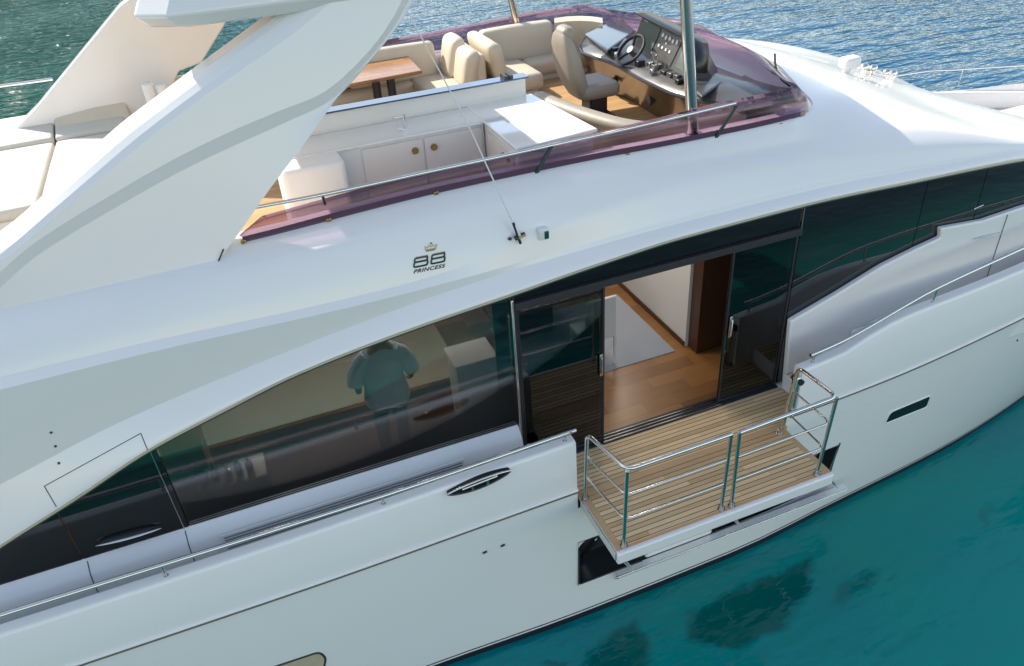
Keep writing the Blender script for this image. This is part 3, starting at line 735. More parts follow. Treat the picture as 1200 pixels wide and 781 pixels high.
for cx in (-10, 10.5): q.tube([em(cx-6.5, 6.2), em(cx+8, 6.2)], .005, 6); q.tube([em(cx-6.5, .4), em(cx+7, .4)], .004, 6)
q.out('emblem_trim', 'gold', emo)
q = MB(); crown = [(-5.5,11),(-7,17),(-3.6,14.2),(-2.2,17.5),(0,14.6),(2.4,17.5),(3.8,14.2),(7.2,17),(5.7,11)]
q.tube([em(u+1, v+.5) for u, v in crown]+[em(crown[0][0]+1, crown[0][1]+.5)], .005, 6)
q.tube([em(-3.6, 11.8), em(5.6, 11.8)], .010, 6); q.sphere(em(1,19.5), .010, 6); q.out('crown', 'gold', emo)
def text_mesh(s, size, shear=.25):
    cu = bpy.data.curves.new('lettering', 'FONT'); cu.body = s; cu.size = 1; cu.shear = shear; cu.align_x = 'CENTER'; cu.space_character = 1.15; cu.offset = .03
    to = bpy.data.objects.new('lettering', cu); COL.objects.link(to); bpy.context.view_layer.update()
    me = bpy.data.meshes.new_from_object(to); vs_ = [v.co.copy() for v in me.vertices]; fs = [tuple(p.vertices) for p in me.polygons]
    bpy.data.objects.remove(to); return vs_, fs
vs_, fs = text_mesh('PRINCESS', 1)
wid = max(v.x for v in vs_)-min(v.x for v in vs_); hh = max(v.y for v in vs_)
q = MB(); q.add([em(v.x/wid*38, -12.2+v.y/hh*4.4) for v in vs_], fs); q.out('lettering', 'stripe_dark', emo)
# whip antenna with its clamp
ab, an = hit(607, 277, .01)
at = P(468,-4,y=.32)
a_o = MB().tube([ab+an*.05, ab.lerp(at, .12)+an*.05, ab.lerp(at, .5)+Vector((.03,0,.03)), at, at+(at-ab)*.25], [.014,.007,.006,.005,.003], 8).out('whip_antenna', 'white_satin', yacht, smooth=True)
q = MB(); q.tube([ab+Vector((-.05,-.02,0))+an*.02, ab+Vector((.05,-.02,.02))+an*.02], .022); q.tube([ab+an*.05-Vector((0,0,.07)), ab+an*.05+(at-ab).normalized()*.16], .013); q.out('antenna_base', 'dark_metal', a_o, smooth=True)
q = MB(); q.tube([ab+Vector((-.02,-.03,0))+an*.03, ab+Vector((.05,-.03,.02))+an*.03], .012); q.out('antenna_clamp', 'gold', a_o, smooth=True)
p, n_ = hit(597, 280, .003); q = MB(); q.tube([p, p+n_*.02], .016, 10); q.out('cable_gland', 'dark_metal', yacht, smooth=True)
# navigation light
p, n_ = hit(636, 273, .0)
nl = MB().box(p.x-.055, p.x+.045, p.y-.05, p.y+.05, p.z-.055, p.z+.06).out('navigation_light', 'white_satin', yacht, bevel=.02, seg=3)
MB().box(p.x-.005, p.x+.040, p.y-.058, p.y-.045, p.z-.045, p.z+.035).out('green_lens', 'green_lens', nl, bevel=.006)

# ---- flybridge deck, coaming furniture
MB().box(-6.5, 2.3, .80, 2*YC-.80, 2.25, 2.35).out('flybridge_deck', 'fly_teak', yacht)
MB().box(.9, 2.42, 1.3, 4.9, 2.35, 2.55).out('helm_platform', 'fly_teak', yacht, bevel=.01)

# windscreen: tinted wrap around the flybridge
wb = [(-3.1,.575),(-2,.575),(-1,.575),(0,.575),(.8,.575),(1.5,.575),(2.1,.575),(2.6,.62),(2.95,.84),(3.12,1.25),(3.30,1.7),(3.48,2.2),(3.55,YC)]
base = [Vector((x, y, 0)) for x, y in wb]
def basez(p):
    if p.x <= XE: return g5z(p.x)+.014
    loc, n, i, d = BV.ray_cast(Vector((p.x, p.y, 6)), Vector((0,0,-1)))
    return loc.z+.002 if loc else 3.0
sb = smoothpath(base, 5)
for p in sb: p.z = basez(p)
def topof(i, p):
    t = i/(len(sb)-1)
    h = np.interp(p.x, [-3.1, -2.9, 0, 1.5], [.05, .17, .22, .31]) if p.y < .62 else .28
    yl = np.interp(p.y, [.56, .9, 1.5, 2.5, YC], [.02, .04, .03, 0, 0])
    xl = np.interp(p.y, [.56, .62, .9, 1.4, 2.2, YC], [0, .08, .38, .48, .52, .55])
    return Vector((p.x-xl, p.y+yl, p.z+h))
st = [topof(i, p) for i, p in enumerate(sb)]
full_b = sb+[Vector((p.x, 2*YC-p.y, p.z)) for p in reversed(sb[:-1])]
full_t = st+[Vector((p.x, 2*YC-p.y, p.z+.04)) for p in reversed(st[:-1])]
mid = [a.lerp(c, .5)+Vector((.02,0,.0)) for a, c in zip(full_b, full_t)]
MB().grid([full_b, mid, full_t]).out('windscreen', 'purple_screen', yacht, smooth=True, solid=.01, angle=80)
MB().grid([[p+Vector((0,-.012,-.012)) for p in sb if p.x < 2.7], [p+Vector((0,-.012,.045)) for p in sb if p.x < 2.7]]).out('screen_base', 'screen_base', yacht, solid=.008)  # dark strip added for the shaded coaming seen through the tinted screen
# coaming rail on the windscreen top, starboard
rt = [P(300,243,y=.58), P(380,228,y=.58), P(500,202,y=.58), P(610,178.5,y=.58), P(740,150,y=.58), P(862,121,y=.58)]
cr_o = MB().tube([P(200,263,y=.58)]+smoothpath(rt, 4), .017, 12).out('coaming_rail', 'steel', yacht, smooth=True)
for (a, c, r_) in (((378,229),(381,240),.012),):
    q = MB(); q.tube([P(*a, y=.58), P(*c, y=.58)], r_); q.out('rail_bracket', 'dark_metal', cr_o, smooth=True)
for (a, c) in (((646,171),(626,207)), ((862,124),(836,165))):
    A = P(*a, y=.58); Cc = P(*c, y=.55); q = MB(); q.hexa([Cc+Vector((-.02,-.02,0)), Cc+Vector((.02,-.02,0)), Cc+Vector((.02,.0,0)), Cc+Vector((-.02,.0,0))], [A+Vector((-.02,-.02,0)), A+Vector((.02,-.02,0)), A+Vector((.02,.0,0)), A+Vector((-.02,.0,0))]); q.out('rail_bracket', 'green_metal', cr_o, bevel=.004)
for (px, py) in ((285,283),(385,257.5),(511,226),(735,181),(914,146)):
    p = P(px, py, y=.555); q = MB(); q.box(p.x-.022, p.x+.022, p.y-.02, p.y+.0, p.z-.016, p.z+.016); q.out('screen_clip', 'gold', yacht, bevel=.005)
# poles carrying the hardtop
for nm, a, c, r_ in (('hardtop_pole', Vector((1.34,.66,3.02)), Vector((1.08,.62,4.76)), .058), ('hardtop_pole', Vector((1.38,5.30,2.9)), P(587,-60,y=5.2), .05)):
    q = MB(); q.tube([a, c], r_, 20); q.tube([a-Vector((0,0,.01)), a+Vector((0,0,.03))], r_*1.5, 20); q.out(nm, 'steel', yacht, smooth=True)
# black trim edge of the tall screen, forward corner
q = MB(); q.tube(smoothpath([P(908,64,y=2.0), P(909,78,y=1.75), P(915,92,y=1.5), P(926,101,y=1.35)], 4), .014, 8); q.out('screen_seal', 'black_plastic', yacht, smooth=True)

# roof fixtures
BV2 = bvh_of(sup2)
def roofhit(px, py):
    d = ray(px, py).normalized(); best = None
    for bv in (BV, BV2):
        loc, n, i, dist = bv.ray_cast(CAM, d)
        if loc and (best is None or dist < best[1]): best = (loc, dist)
    return best[0] if best else P(px, py, y=3.6)
p = roofhit(985, 84)
sl = MB(); sl.box(p.x+.0, p.x+.25, p.y-.09, p.y+.09, p.z+.03, p.z+.17); slo = sl.out('searchlight', 'white_satin', yacht, bevel=.04, seg=3)
q = MB(); q.cyl(p-Vector((-.1,0,.03)), p+Vector((.1,0,.05)), .05); q.out('searchlight_base', 'white_satin', slo, smooth=True)
for (px, py) in ((1012,86),(1022,87),(1038,92),(1045,93)):
    p = roofhit(px, py+1); q = MB(); q.tube([p, p+Vector((0,0,.07))], .03, 12); q.sphere(p+Vector((0,0,.10)), .055, 12, (1.2,1,.8)); q.out('horn', 'steel', yacht, smooth=True)
p0 = roofhit(1005,84); p1 = roofhit(1048,94)
q = MB(); q.tube([p0+Vector((0,0,.05)), p1+Vector((0,0,.05))], .02); q.out('horn_bar', 'steel', yacht, smooth=True)

# ---- radar arch legs
def leg_pts(L, lean):
    return [P(px, py, y=lambda X, z: lean(z)) for px, py in L]
lean = lambda z: .40+max(0, z-2.8)*.17
lean2 = lambda z: .42+max(0, z-2.8)*.17
leanR = lambda z: .52+max(0, z-2.8)*.17
def resamp(L, n=13):
    L = [Vector((a, b, 0)) for a, b in L]; d = [0]
    for i in range(1, len(L)): d.append(d[-1]+(L[i]-L[i-1]).length)
    out = []
    for k in range(n):
        t_ = d[-1]*k/(n-1); i = max(j for j in range(len(d)) if d[j] <= t_+1e-6); i = min(i, len(L)-2)
        t = (t_-d[i])/(d[i+1]-d[i]); q = L[i].lerp(L[i+1], t); out.append((q.x, q.y))
    return out
cols = [[(-90,345),(-80,368),(-70,388),(-62,398),(-50,410),(-40,420)],
        [(0,283),(10,300),(17,304),(26,314),(52,345),(80,374)],
        [(40,249),(55,262),(66,268),(76,279),(112,312),(150,354)],
        [(90,202),(108,218),(130,229),(140,241),(180,285),(230,331.5)],
        [(140,157),(165,170),(198,190),(208,203),(240,240),(270,287)],
        [(190,119),(215,131),(262,158),(272,172),(295,198),(316,222)],
        [(240,81),(262,97),(325,131),(334,144),(346,157),(357,168)],
        [(285,48),(308,65),(380,108),(390,116),(396,114),(402,106)],
        [(325,18),(350,35),(425,68),(432,70),(436,69),(440,64)],
        [(352,-5),(385,5),(455,30),(462,31),(466,30),(470,26)],
        [(385,-28),(415,-22),(475,-7),(482,-5),(486,-5),(490,-8)]]
offs = [.12, .0, .0, .030, .028, .02]
legr = [[] for _ in range(6)]
for c_ in cols:
    for k in range(6): legr[k].append(P(*c_[k], y=(lambda o_: (lambda X, z: lean(z)+o_))(offs[k])))
colsA = []
for k in range(len(cols)):
    r_ = [legr[m][k] for m in range(6)]
    colsA.append(r_+[r_[5]+Vector((-.02,.26,.0)), r_[0]+Vector((.15,.34,-.12)), r_[0]+Vector((.0,.26,.0))])
sm_ = [smoothpath([c_[m] for c_ in colsA], 4) for m in range(9)]
nst = len(sm_[0]); colsB = []
for k in range(nst):
    r_ = [sm_[m][k] for m in range(9)]
    # round the rear shoulder with two in-between points
    mid_ = (r_[0]+r_[1])/2; out_n = ((r_[1]-r_[0]).cross(sm_[0][min(k+1, nst-1)]-sm_[0][max(k-1, 0)])).normalized()
    if out_n.y > 0: out_n = -out_n
    colsB.append([r_[0], r_[0].lerp(r_[1], .35)+out_n*.014, r_[0].lerp(r_[1], .7)+out_n*.014]+r_[1:])
b = MB(); b.grid(colsB, close=True)
def cr2(a, c):
    ka, ma = divmod(a, 9); kc, mc = divmod(c, 9)
    return {0: .7, 1: .7, 2: 1, 3: 1, 5: 1, 6: .9, 8: .6}.get(ma, 0) if ma == mc else 0
b.out('arch_leg', 'gelcoat', yacht, smooth=True, angle=11, label='starboard leg of the radar arch')
q = MB(); q.tube([p+Vector((0,-.002,0)) for p in leg_pts(resamp([(-20,400),(0,395),(100,368),(235,330),(252,316),(262,292)], 20), lambda z: lean(z)+.01)], .006, 6); q.out('arch_seam', 'rubber', yacht)
# port leg (inner face towards us)
pl_ = lambda X, z: 4.95-max(0, z-2.8)*.15
L = [(138,8),(170,-12),(290,-12),(262,30),(247,50),(236,74),(208,79),(180,84),(176,104),(160,124),(45,128),(40,128),(80,82)]
pp = [P(px, py, y=pl_) for px, py in [(140,8),(170,-14),(290,-14),(265,27),(236,74),(210,84),(178,150),(-20,190),(42,128)]]
MB().slab(pp, (0,.28,0)).out('arch_leg', 'gelcoat', yacht, bevel=.02, label='port leg of the radar arch')
# hardtop
def ht(x0, x1, y0, y1, z0, z1, ins=.12):
    return [(x0+ins*2, y0+ins, z0), (x1-ins, y0+ins, z0), (x1, y0, z0+.1)]
zt0, zt1 = 4.66, 4.93
out_ = [(-3.42,.90),(-3.2,.73),(-2.4,.69),(-1.2,.69),(.4,.71),(1.9,.86),(2.35,1.25),(2.45,2.2)]
out_ = out_+[(x, 2*YC-y) for x, y in reversed(out_)]
inn = [(-1.35,1.35),(-1.3,1.3),(-.8,1.28),(-.2,1.28),(.6,1.28),(1.3,1.3),(1.36,1.4),(1.38,2.2)]
inn = inn+[(x, 2*YC-y) for x, y in reversed(inn)]
def loop(pts, z, s=1.0, dz=0): return [Vector((x, YC+(y-YC)*s, z)) for x, y in pts]
rws = [loop(inn, zt0), [Vector((x+(.10 if x < -3 else (-.06 if x > 2 else 0)), YC+(y-YC)*.975, zt0)) for x, y in out_], loop(out_, zt0+.10), [Vector((x+(.10 if x < -3 else (-.06 if x > 2 else 0)), YC+(y-YC)*.965, zt1)) for x, y in out_], loop(inn, zt1+.02), loop(inn, zt0)]
b = MB(); b.grid(rws, close=True)
b.out('hardtop', 'gelcoat', yacht, merge=True, bevel=.02, angle=30, label='white hardtop over the flybridge, on the arch and poles')
# ---- helm console on the flybridge
E_ = [(4.6,2.10),(4.2,1.80),(3.89,1.70),(3.21,1.80),(2.31,1.76),(1.78,1.78),(1.46,1.86),(1.1,2.05)]
ex = interp([(y, x) for y, x in reversed(E_)])
rowsC = []
ys = [4.75,4.5,4.2,3.9,3.6,3.3,3.0,2.7,2.4,2.1,1.8,1.5,1.2,.95]
for y in ys:
    x = ex(y); ph = 1 if 1.95 < y < 3.6 else 0
    zt_ = 3.10
    rowsC.append([(x+.30, y, 2.5), (x+.12, y, 2.85), (x, y, zt_-.04), (x+.02, y, zt_), (x+.30, y, zt_+.07), (x+.55, y, zt_+.10), (min(x+.85, 2.75), y, zt_+.04), (2.80, y, zt_-.03), (2.82, y, 2.9)])
con = MB().grid(rowsC)
console = con.out('helm_console', 'grey_dash', yacht, smooth=True, angle=50, label='dark helm console with wheel and screens')
q = MB(); q.grid([[(p[0]-.006, p[1], p[2]) for p in r[:3]] for r in rowsC]); q.out('console_fascia', 'bronze_fascia', console, smooth=True)
q = MB(); q.tube([(r[2][0]-.01, r[2][1], r[2][2]+.015) for r in rowsC], .022, 8); q.out('console_edge', 'dark_metal', console, smooth=True)
# sloped instrument binnacle
def pan(u, v, off=0):
    # u 0..1 port to starboard, v 0..1 bottom to top
    A = Vector((2.24,3.52,3.20)); Bq = Vector((1.97,1.72,3.20)); C1 = Vector((2.36,3.50,3.52)); D1 = Vector((2.14,1.70,3.52))
    p = A.lerp(Bq, u).lerp(C1.lerp(D1, u), v); n_ = (Bq-A).cross(C1-A).normalized()
    if n_.x > 0: n_ = -n_
    return p+n_*off
bn_ = MB(); rr = []
for u in np.linspace(0, 1, 9):
    p0 = pan(u, 0); p1 = pan(u, 1-.55*max(0, (u-.82)/.18)**2); rr.append([p0+Vector((0,0,-.08)), p0, p1, p1+Vector((.10,0,.0)), p1+Vector((.30,0,-.30))])
bn_.grid(rr); bn_.add(rr[0], [tuple(range(5))]); bn_.add(rr[-1], [tuple(range(5))])
bn_.out('binnacle', 'grey_dash', console)
def pq(u0, u1, v0, v1, off=.004, th=.006):
    m_ = MB(); n_ = (pan(.5,.5,1)-pan(.5,.5,0)); m_.slab([pan(u0,v0,off), pan(u1,v0,off), pan(u1,v1,off), pan(u0,v1,off)], n_*th); return m_
pq(.07,.34,.12,.93).out('chart_screen', 'screen', console, bevel=.004)
pq(.37,.68,.02,.93).out('gauge_panel', 'grey_dash', console, bevel=.004)
pq(.74,.92,.10,.90).out('chart_screen', 'screen', console, bevel=.004)
q = pq(.84,.90,.35,.6,.014,.003); q.out('screen_icon', 'screen_blue', console)
n_ = (pan(.5,.5,1)-pan(.5,.5,0))
for u, v_, r_ in [(.42+.055*i, .78-.03*(i % 2), .026) for i in range(5)]+[(.42+.06*i, .42, .018) for i in range(4)]+[(.51,.60,.014)]:
    c = pan(u, v_, .012); q = MB(); q.tube([c, c+n_*.01], r_, 12); q.out('gauge', 'gauge_white', console, smooth=True)
V_ = lambda u: 1-.6*max(0, (u-.82)/.18)**2
q = MB(); q.grid([[pan(u, V_(u), .05)+Vector((-.05,0,.03)), pan(u, V_(u))+Vector((.0,0,.05)), pan(u, V_(u))+Vector((.14,0,.02))] for u in np.linspace(-.04, 1.03, 16)]); q.out('binnacle_hood', 'black_plastic', console, smooth=True, solid=.02)
# wheel
wc = Vector((1.93,3.02,3.27)); wn_ = Vector((-.72,-.05,.70)).normalized(); wu = wn_.cross(Vector((0,1,0))).normalized(); wv = wn_.cross(wu)
q = MB(); q.tube([wc+wu*math.cos(a)*.20+wv*math.sin(a)*.20 for a in np.linspace(0, 2*math.pi, 33)], .021, 8, cap=False)
for a in (math.pi/2, math.pi*7/6, math.pi*11/6): q.tube([wc-wn_*.02, wc+(wu*math.cos(a)+wv*math.sin(a))*.19], .016, 8)
q.out('steering_wheel', 'black_plastic', console, smooth=True)
q = MB(); q.tube([wc-wn_*.12, wc+wn_*.015], .05, 16); q.out('wheel_hub', 'steel', console, smooth=True)
# throttles, switches, cup
for y, x in ((2.62,2.0),(2.50,1.99)):
    q = MB(); q.box(x-.05, x+.06, y-.035, y+.035, 3.13, 3.20); q.tube([(x, y, 3.18), (x+.03, y, 3.30), (x-.01, y, 3.31)], .016, 8); q.out('throttle_lever', 'steel', console, bevel=.006)
for k, (y, x, s, m_) in enumerate(((2.28,2.0,.06,'dark_metal'),(2.14,2.0,.06,'grey_dash'),(2.0,2.0,.06,'grey_dash'),(1.90,1.95,.05,'black_plastic'),(2.78,1.93,.05,'black_plastic'),(3.45,1.95,.05,'dark_metal'),(3.3,1.9,.04,'steel'),(2.38,1.88,.035,'steel'))):
    q = MB(); q.box(x-s, x+s, y-s*.8, y+s*.8, 3.12, 3.185+.01*(k % 3)); q.out('switch_block', m_, console, bevel=.008)
MB().box(2.0, 2.25, 1.84, 1.94, 3.17, 3.22).out('chart_wallet', 'screen_blue', console, bevel=.01)
# cover panels either side
MB().slab([P(685,44,z=3.16), P(712,64,z=3.16), P(744,40,z=3.16), P(718,28,z=3.16)], (0,0,.05)).out('dash_cover', 'dash_gloss', console, bevel=.02, seg=3)
MB().slab([P(803,100,z=3.17), P(822,117,z=3.15), P(846,100,z=3.15), P(826,84,z=3.17)], (0,0,.04)).out('dash_cover', 'grey_dash', console, bevel=.02, seg=3)
MB().slab([P(836,120,z=3.08), P(852,104,z=3.10), P(872,90,z=3.10), P(885,97,z=3.08), P(892,112,z=3.06)], (0,0,.03)).out('dash_cover', 'vinyl_taupe', console, bevel=.015, seg=3)
for yy_ in (2.45, 3.35):
    q = MB(); q.tube([(1.91,yy_,2.80), (1.865,yy_,2.80)], .06, 16); q.out('speaker', 'dark_metal', console, smooth=True)

# foredeck
MB().grid([[(X, 2*YC-yk(X)-.16, .42), (X, YC, .48), (X, yk(X)+.16, .42)] for X in (5.9,6.5,7.5,8.5,9.5,10.5,11.5,12.3)]).out('foredeck', 'foredeck_grey', yacht, smooth=True)
q = MB(); p = P(1119,119,y=5.25); q.box(p.x-.22, p.x+.22, 5.20, 5.45, p.z-.08, p.z+.06); q.out('bulwark_port', 'recess', yacht, bevel=.05, seg=3)

# ================================================================== loose furniture on the flybridge
def cushion(b, x0, x1, y0, y1, z0, z1): return b.box(x0, x1, y0, y1, z0, z1)
def cush(par, name, mt, x0, x1, y0, y1, z0, z1, bev=.05, label=None, shear=(0, 0)):
    # padded block with slightly crowned faces and a piped seam round its widest edge
    b = MB(); c = Vector(((x0+x1)/2, (y0+y1)/2, (z0+z1)/2)); h = Vector(((x1-x0)/2, (y1-y0)/2, (z1-z0)/2))
    r_ = min(bev, min(h)*.85); puff = min(.020, .12*min(h))
    def par_(H): return [-H, -H+r_*.12, -H+r_*.4, -H+r_]+[(-H+r_)+(2*(H-r_))*k/5 for k in range(1, 5)]+[H-r_, H-r_*.4, H-r_*.12, H]
    for ax in range(3):
        for sg in (-1, 1):
            u, v = (ax+1) % 3, (ax+2) % 3; rows = []
            for a in par_(h[u]):
                r = []
                for d in par_(h[v]):
                    p = Vector((0,0,0)); p[u] = a; p[v] = d; p[ax] = sg*h[ax]
                    q = Vector([max(-(h[m]-r_), min(h[m]-r_, p[m])) for m in range(3)]); w_ = (p-q)
                    p2 = q+w_.normalized()*r_
                    p2[ax] += sg*puff*max(0, 1-(a/h[u])**2)*max(0, 1-(d/h[v])**2)
                    r.append(c+p2)
                rows.append(r)
            b.grid(rows)
    S_ = lambda p: Vector((p.x+shear[0]*(p.z-z0), p.y+shear[1]*(p.z-z0), p.z))
    b.v = [S_(p) for p in b.v]
    o = b.out(name, mt, par, smooth=True, angle=80, label=label, merge=.0008)
    k = min(range(3), key=lambda i: h[i]); u, v = (k+1) % 3, (k+2) % 3
    for sg in ((1,) if k == 2 else (-1, 1)):
        pts = []
        for a, d in ((-1,-1),(1,-1),(1,1),(-1,1)):
            p = Vector((0,0,0)); p[u] = a*(h[u]-.2*bev); p[v] = d*(h[v]-.2*bev); p[k] = sg*(h[k]-bev*.75); pts.append(c+p)
        m0 = (pts[3]+pts[0])/2; loop_ = [S_(p) for p in fillet([m0]+pts+[m0], bev*1.2, 4)]
        MB().tube(loop_, .006, 6).out('piping', 'piping', o, smooth=True)
    return o
# wet bar
bar = empty('wet_bar', (-1.0, 1.7, 2.35), 'white L-shaped wet bar with round-knobbed cupboard doors and glossy counter', 'wet bar')
MB().box(-2.62, -.5, 1.74, 2.24, 2.352, 3.17).out('cabinet', 'white_satin', bar, bevel=.01)
MB().box(-2.62, -2.02, 1.42, 1.738, 2.352, 3.19).out('end_unit', 'white_satin', bar, bevel=.05, seg=4)
MB().box(-2.62, -.502, 1.70, 2.24, 3.172, 3.20).out('worktop', 'counter_gloss', bar, bevel=.008)
b = MB(); b.slab([(-.49,.82,2.352),(.36,.92,2.352),(.24,2.26,2.352),(-.49,2.30,2.352)], (0,0,.815)); b.out('forward_cabinet', 'white_satin', bar, bevel=.02)
b = MB(); b.slab([(-.51,.79,3.17),(.39,.89,3.17),(.27,2.28,3.17),(-.51,2.32,3.17)], (0,0,.035)); b.out('lid', 'counter_gloss', bar, bevel=.01)
b = MB(); b.box(-2.62, .20, 2.26, 2.33, 3.0, 3.40); b.out('splashback', 'white_satin', bar, bevel=.006)
b = MB(); b.box(-2.64, .22, 2.20, 2.37, 3.402, 3.42); b.out('glass_shelf', 'blue_glass', bar, bevel=.006)
b = MB(); b.box(-.06, -.02, 2.21, 2.35, 3.422, 3.46); b.box(-.0, .04, 2.21, 2.35, 3.422, 3.46); b.out('latch', 'dark_metal', bar)
for x0, x1, kx in ((-1.80,-1.17,-1.26),(-1.15,-.53,-1.06)):
    d = MB().box(x0, x1, 1.722, 1.737, 2.50, 3.14).out('cupboard_door', 'cabinet_front', bar, bevel=.006)
    q = MB(); q.tube([(kx, 1.722, 3.03), (kx, 1.705, 3.03)], .036, 18); q.tube([(kx, 1.712, 3.03), (kx, 1.698, 3.03)], .018, 14); q.out('knob', 'gold', d, smooth=True)
MB().box(-.506, -.491, .92, 1.66, 2.50, 3.12).out('cupboard_door', 'cabinet_front', bar, bevel=.005)
for y in (1.02, 1.16):
    q = MB(); q.tube([(-.506, y, 3.02), (-.525, y, 3.02)], .03, 14); q.out('knob', 'gold', bar, smooth=True)
q = MB(); tp = P(475,150,z=3.2); q.cyl(tp, tp+Vector((0,0,.13)), .022); q.tube([tp+Vector((0,0,.12)), tp+Vector((-.12,-.02,.13))], .013); q.tube([tp+Vector((-.03,-.05,.0)), tp+Vector((-.10,-.07,.03))], .008); q.out('tap', 'steel', bar, smooth=True)

# dinette table
tb = empty('dining_table', (-.9, 4.7, 2.35), 'teak-topped dining table on two dark legs beside the cream flybridge sofa', 'table')
ptt = [P(448,61.7,z=3.12), P(475,60,z=3.12), P(494,83,z=3.12), P(400,103,z=3.12), P(380,80,z=3.12)]
ptt = [Vector((-1.75,5.38,3.12)), Vector((-.38,5.36,3.12)), Vector((-.44,4.2,3.12)), Vector((-1.75,4.12,3.12))]
MB().slab([p-Vector((0,0,.045)) for p in ptt], (0,0,.045)).out('table_top', 'table_teak', tb, bevel=.03, seg=3)
for x in (-1.0, -.80):
    q = MB(); q.cyl((x, 4.55, 2.352), (x, 4.55, 3.08), .055); q.out('leg', 'dark_metal', tb, smooth=True)

# aft dinette sofa
sf = empty('dinette_sofa', (-.2, 5.0, 2.35), 'cream sofa wrapped round the teak table, its tall back to the forward bench', 'sofa')
cush(sf, 'seat', 'vinyl_cream', -.42, .20, 4.15, 5.15, 2.60, 2.82)
MB().box(-.34, .22, 4.2, 5.15, 2.352, 2.60).out('plinth', 'white_satin', sf, bevel=.02)
cush(sf, 'back_cushion', 'vinyl_cream', .05, .25, 4.10, 4.62, 2.80, 3.26, .09, shear=(.22, 0))
cush(sf, 'back_cushion', 'vinyl_cream', .02, .22, 4.64, 5.15, 2.80, 3.32, .09, shear=(.22, 0))
MB().box(.26, .42, 4.16, 5.1, 2.352, 3.20).out('back_shell', 'vinyl_cream', sf, bevel=.05, seg=3)
cush(sf, 'seat', 'vinyl_cream', -2.6, -.40, 4.85, 5.10, 2.60, 2.80)
for x0, x1 in ((-2.6,-1.3),(-1.28,-.02)): cush(sf, 'back_cushion', 'vinyl_cream', x0, x1, 4.96, 5.12, 2.80, 3.25, .06, shear=(0, .15))
# forward bench
fb = empty('lounge_bench', (1.1, 4.9, 2.35), 'long cream L-shaped bench forward of the table along the far side', 'bench')
cush(fb, 'back_cushion', 'vinyl_cream', .54, .74, 4.10, 5.05, 2.82, 3.32, .09, shear=(-.22, 0))
cush(fb, 'seat', 'vinyl_cream', .66, 1.22, 4.10, 5.0, 2.62, 2.85, .07)
cush(fb, 'seat', 'vinyl_cream', 1.24, 2.2, 4.70, 5.1, 2.62, 2.83, .06)
MB().box(.5, 1.15, 4.16, 5.0, 2.352, 2.62).out('plinth', 'white_satin', fb, bevel=.02)
MB().box(1.15, 2.2, 4.75, 5.0, 2.352, 2.62).out('plinth', 'white_satin', fb, bevel=.02)
cush(fb, 'back_cushion', 'vinyl_cream', .68, 1.78, 4.96, 5.16, 2.80, 3.27, .06, shear=(0, .15))
b = MB(); b.grid([[(x, y-.0, 2.8), (x-.02, y-.03, 3.25), (x+.05, y+.12, 3.28), (x+.1, y+.15, 2.8)] for x, y in ((1.80,5.02),(2.0,5.0),(2.15,4.92),(2.28,4.78),(2.36,4.6))]); b.out('back_cushion', 'vinyl_cream', fb, smooth=True)
# helm chair
hc = empty('helm_chair', (1.35, 2.95, 2.55), 'taupe high-backed helm chair facing the dark console', 'helm chair')
hx, hy_ = 1.28, 2.93
b = MB()
prof = [(-.16,2.98,.25,.10),(-.22,3.15,.27,.11),(-.27,3.35,.27,.10),(-.31,3.50,.23,.08),(-.33,3.60,.17,.06)]
rr = []
for dx, z, hw, th in [(-.10,2.86,.22,.09)]+prof+[(-.34,3.64,.12,.03)]:
    ring_ = []
    for k in range(16):
        a = 2*math.pi*k/16; c, s = math.cos(a), math.sin(a); e = .55
        ring_.append((hx+dx+math.copysign(abs(c)**e, c)*th, hy_+math.copysign(abs(s)**e, s)*hw, z))
    rr.append(ring_)
b.grid(rr, close=True); b.add(rr[-1], [tuple(range(16))]); b.add(rr[0], [tuple(range(16))]); b.out('backrest', 'vinyl_taupe', hc, smooth=True, angle=70)
cush(hc, 'headrest', 'vinyl_taupe', hx-.36, hx-.20, hy_-.14, hy_+.14, 3.50, 3.70, .06)
b = MB(); b.box(hx-.18, hx+.34, hy_-.27, hy_+.27, 2.84, 3.03); b.out('seat', 'vinyl_taupe', hc, bevel=.08, seg=4, angle=60)
MB().box(hx-.02, hx+.22, hy_-.14, hy_+.14, 2.60, 2.84).out('pedestal', 'dark_metal', hc, bevel=.03)
MB().box(hx-.12, hx+.30, hy_-.2, hy_+.2, 2.552, 2.60).out('base', 'bronze_fascia', hc, bevel=.01)
# curved padded bench end beside the helm
pb = empty('padded_bolster', (1.0, 1.9, 2.35), 'long grey-beige padded bolster curving between the glossy counter and the helm chair', 'bolster')
path = smoothpath([(.62,3.0,2.93),(.70,2.5,2.93),(.86,1.9,2.93),(1.05,1.45,2.93),(1.35,1.18,2.93),(1.9,1.02,2.95),(2.2,1.0,2.97)], 5)
MB().tube(path, [.05]+[.10]*(len(path)-2)+[.05], 14, flat=.75).out('pad', 'vinyl_taupe', pb, smooth=True, angle=80)
b = MB(); b.grid([[(p.x-.05, p.y-.06, 2.352), (p.x-.05, p.y-.06, 2.90), (p.x+.06, p.y+.05, 2.90), (p.x+.06, p.y+.05, 2.352)] for p in path]); b.out('side_panel', 'vinyl_taupe', pb, smooth=True, angle=40)

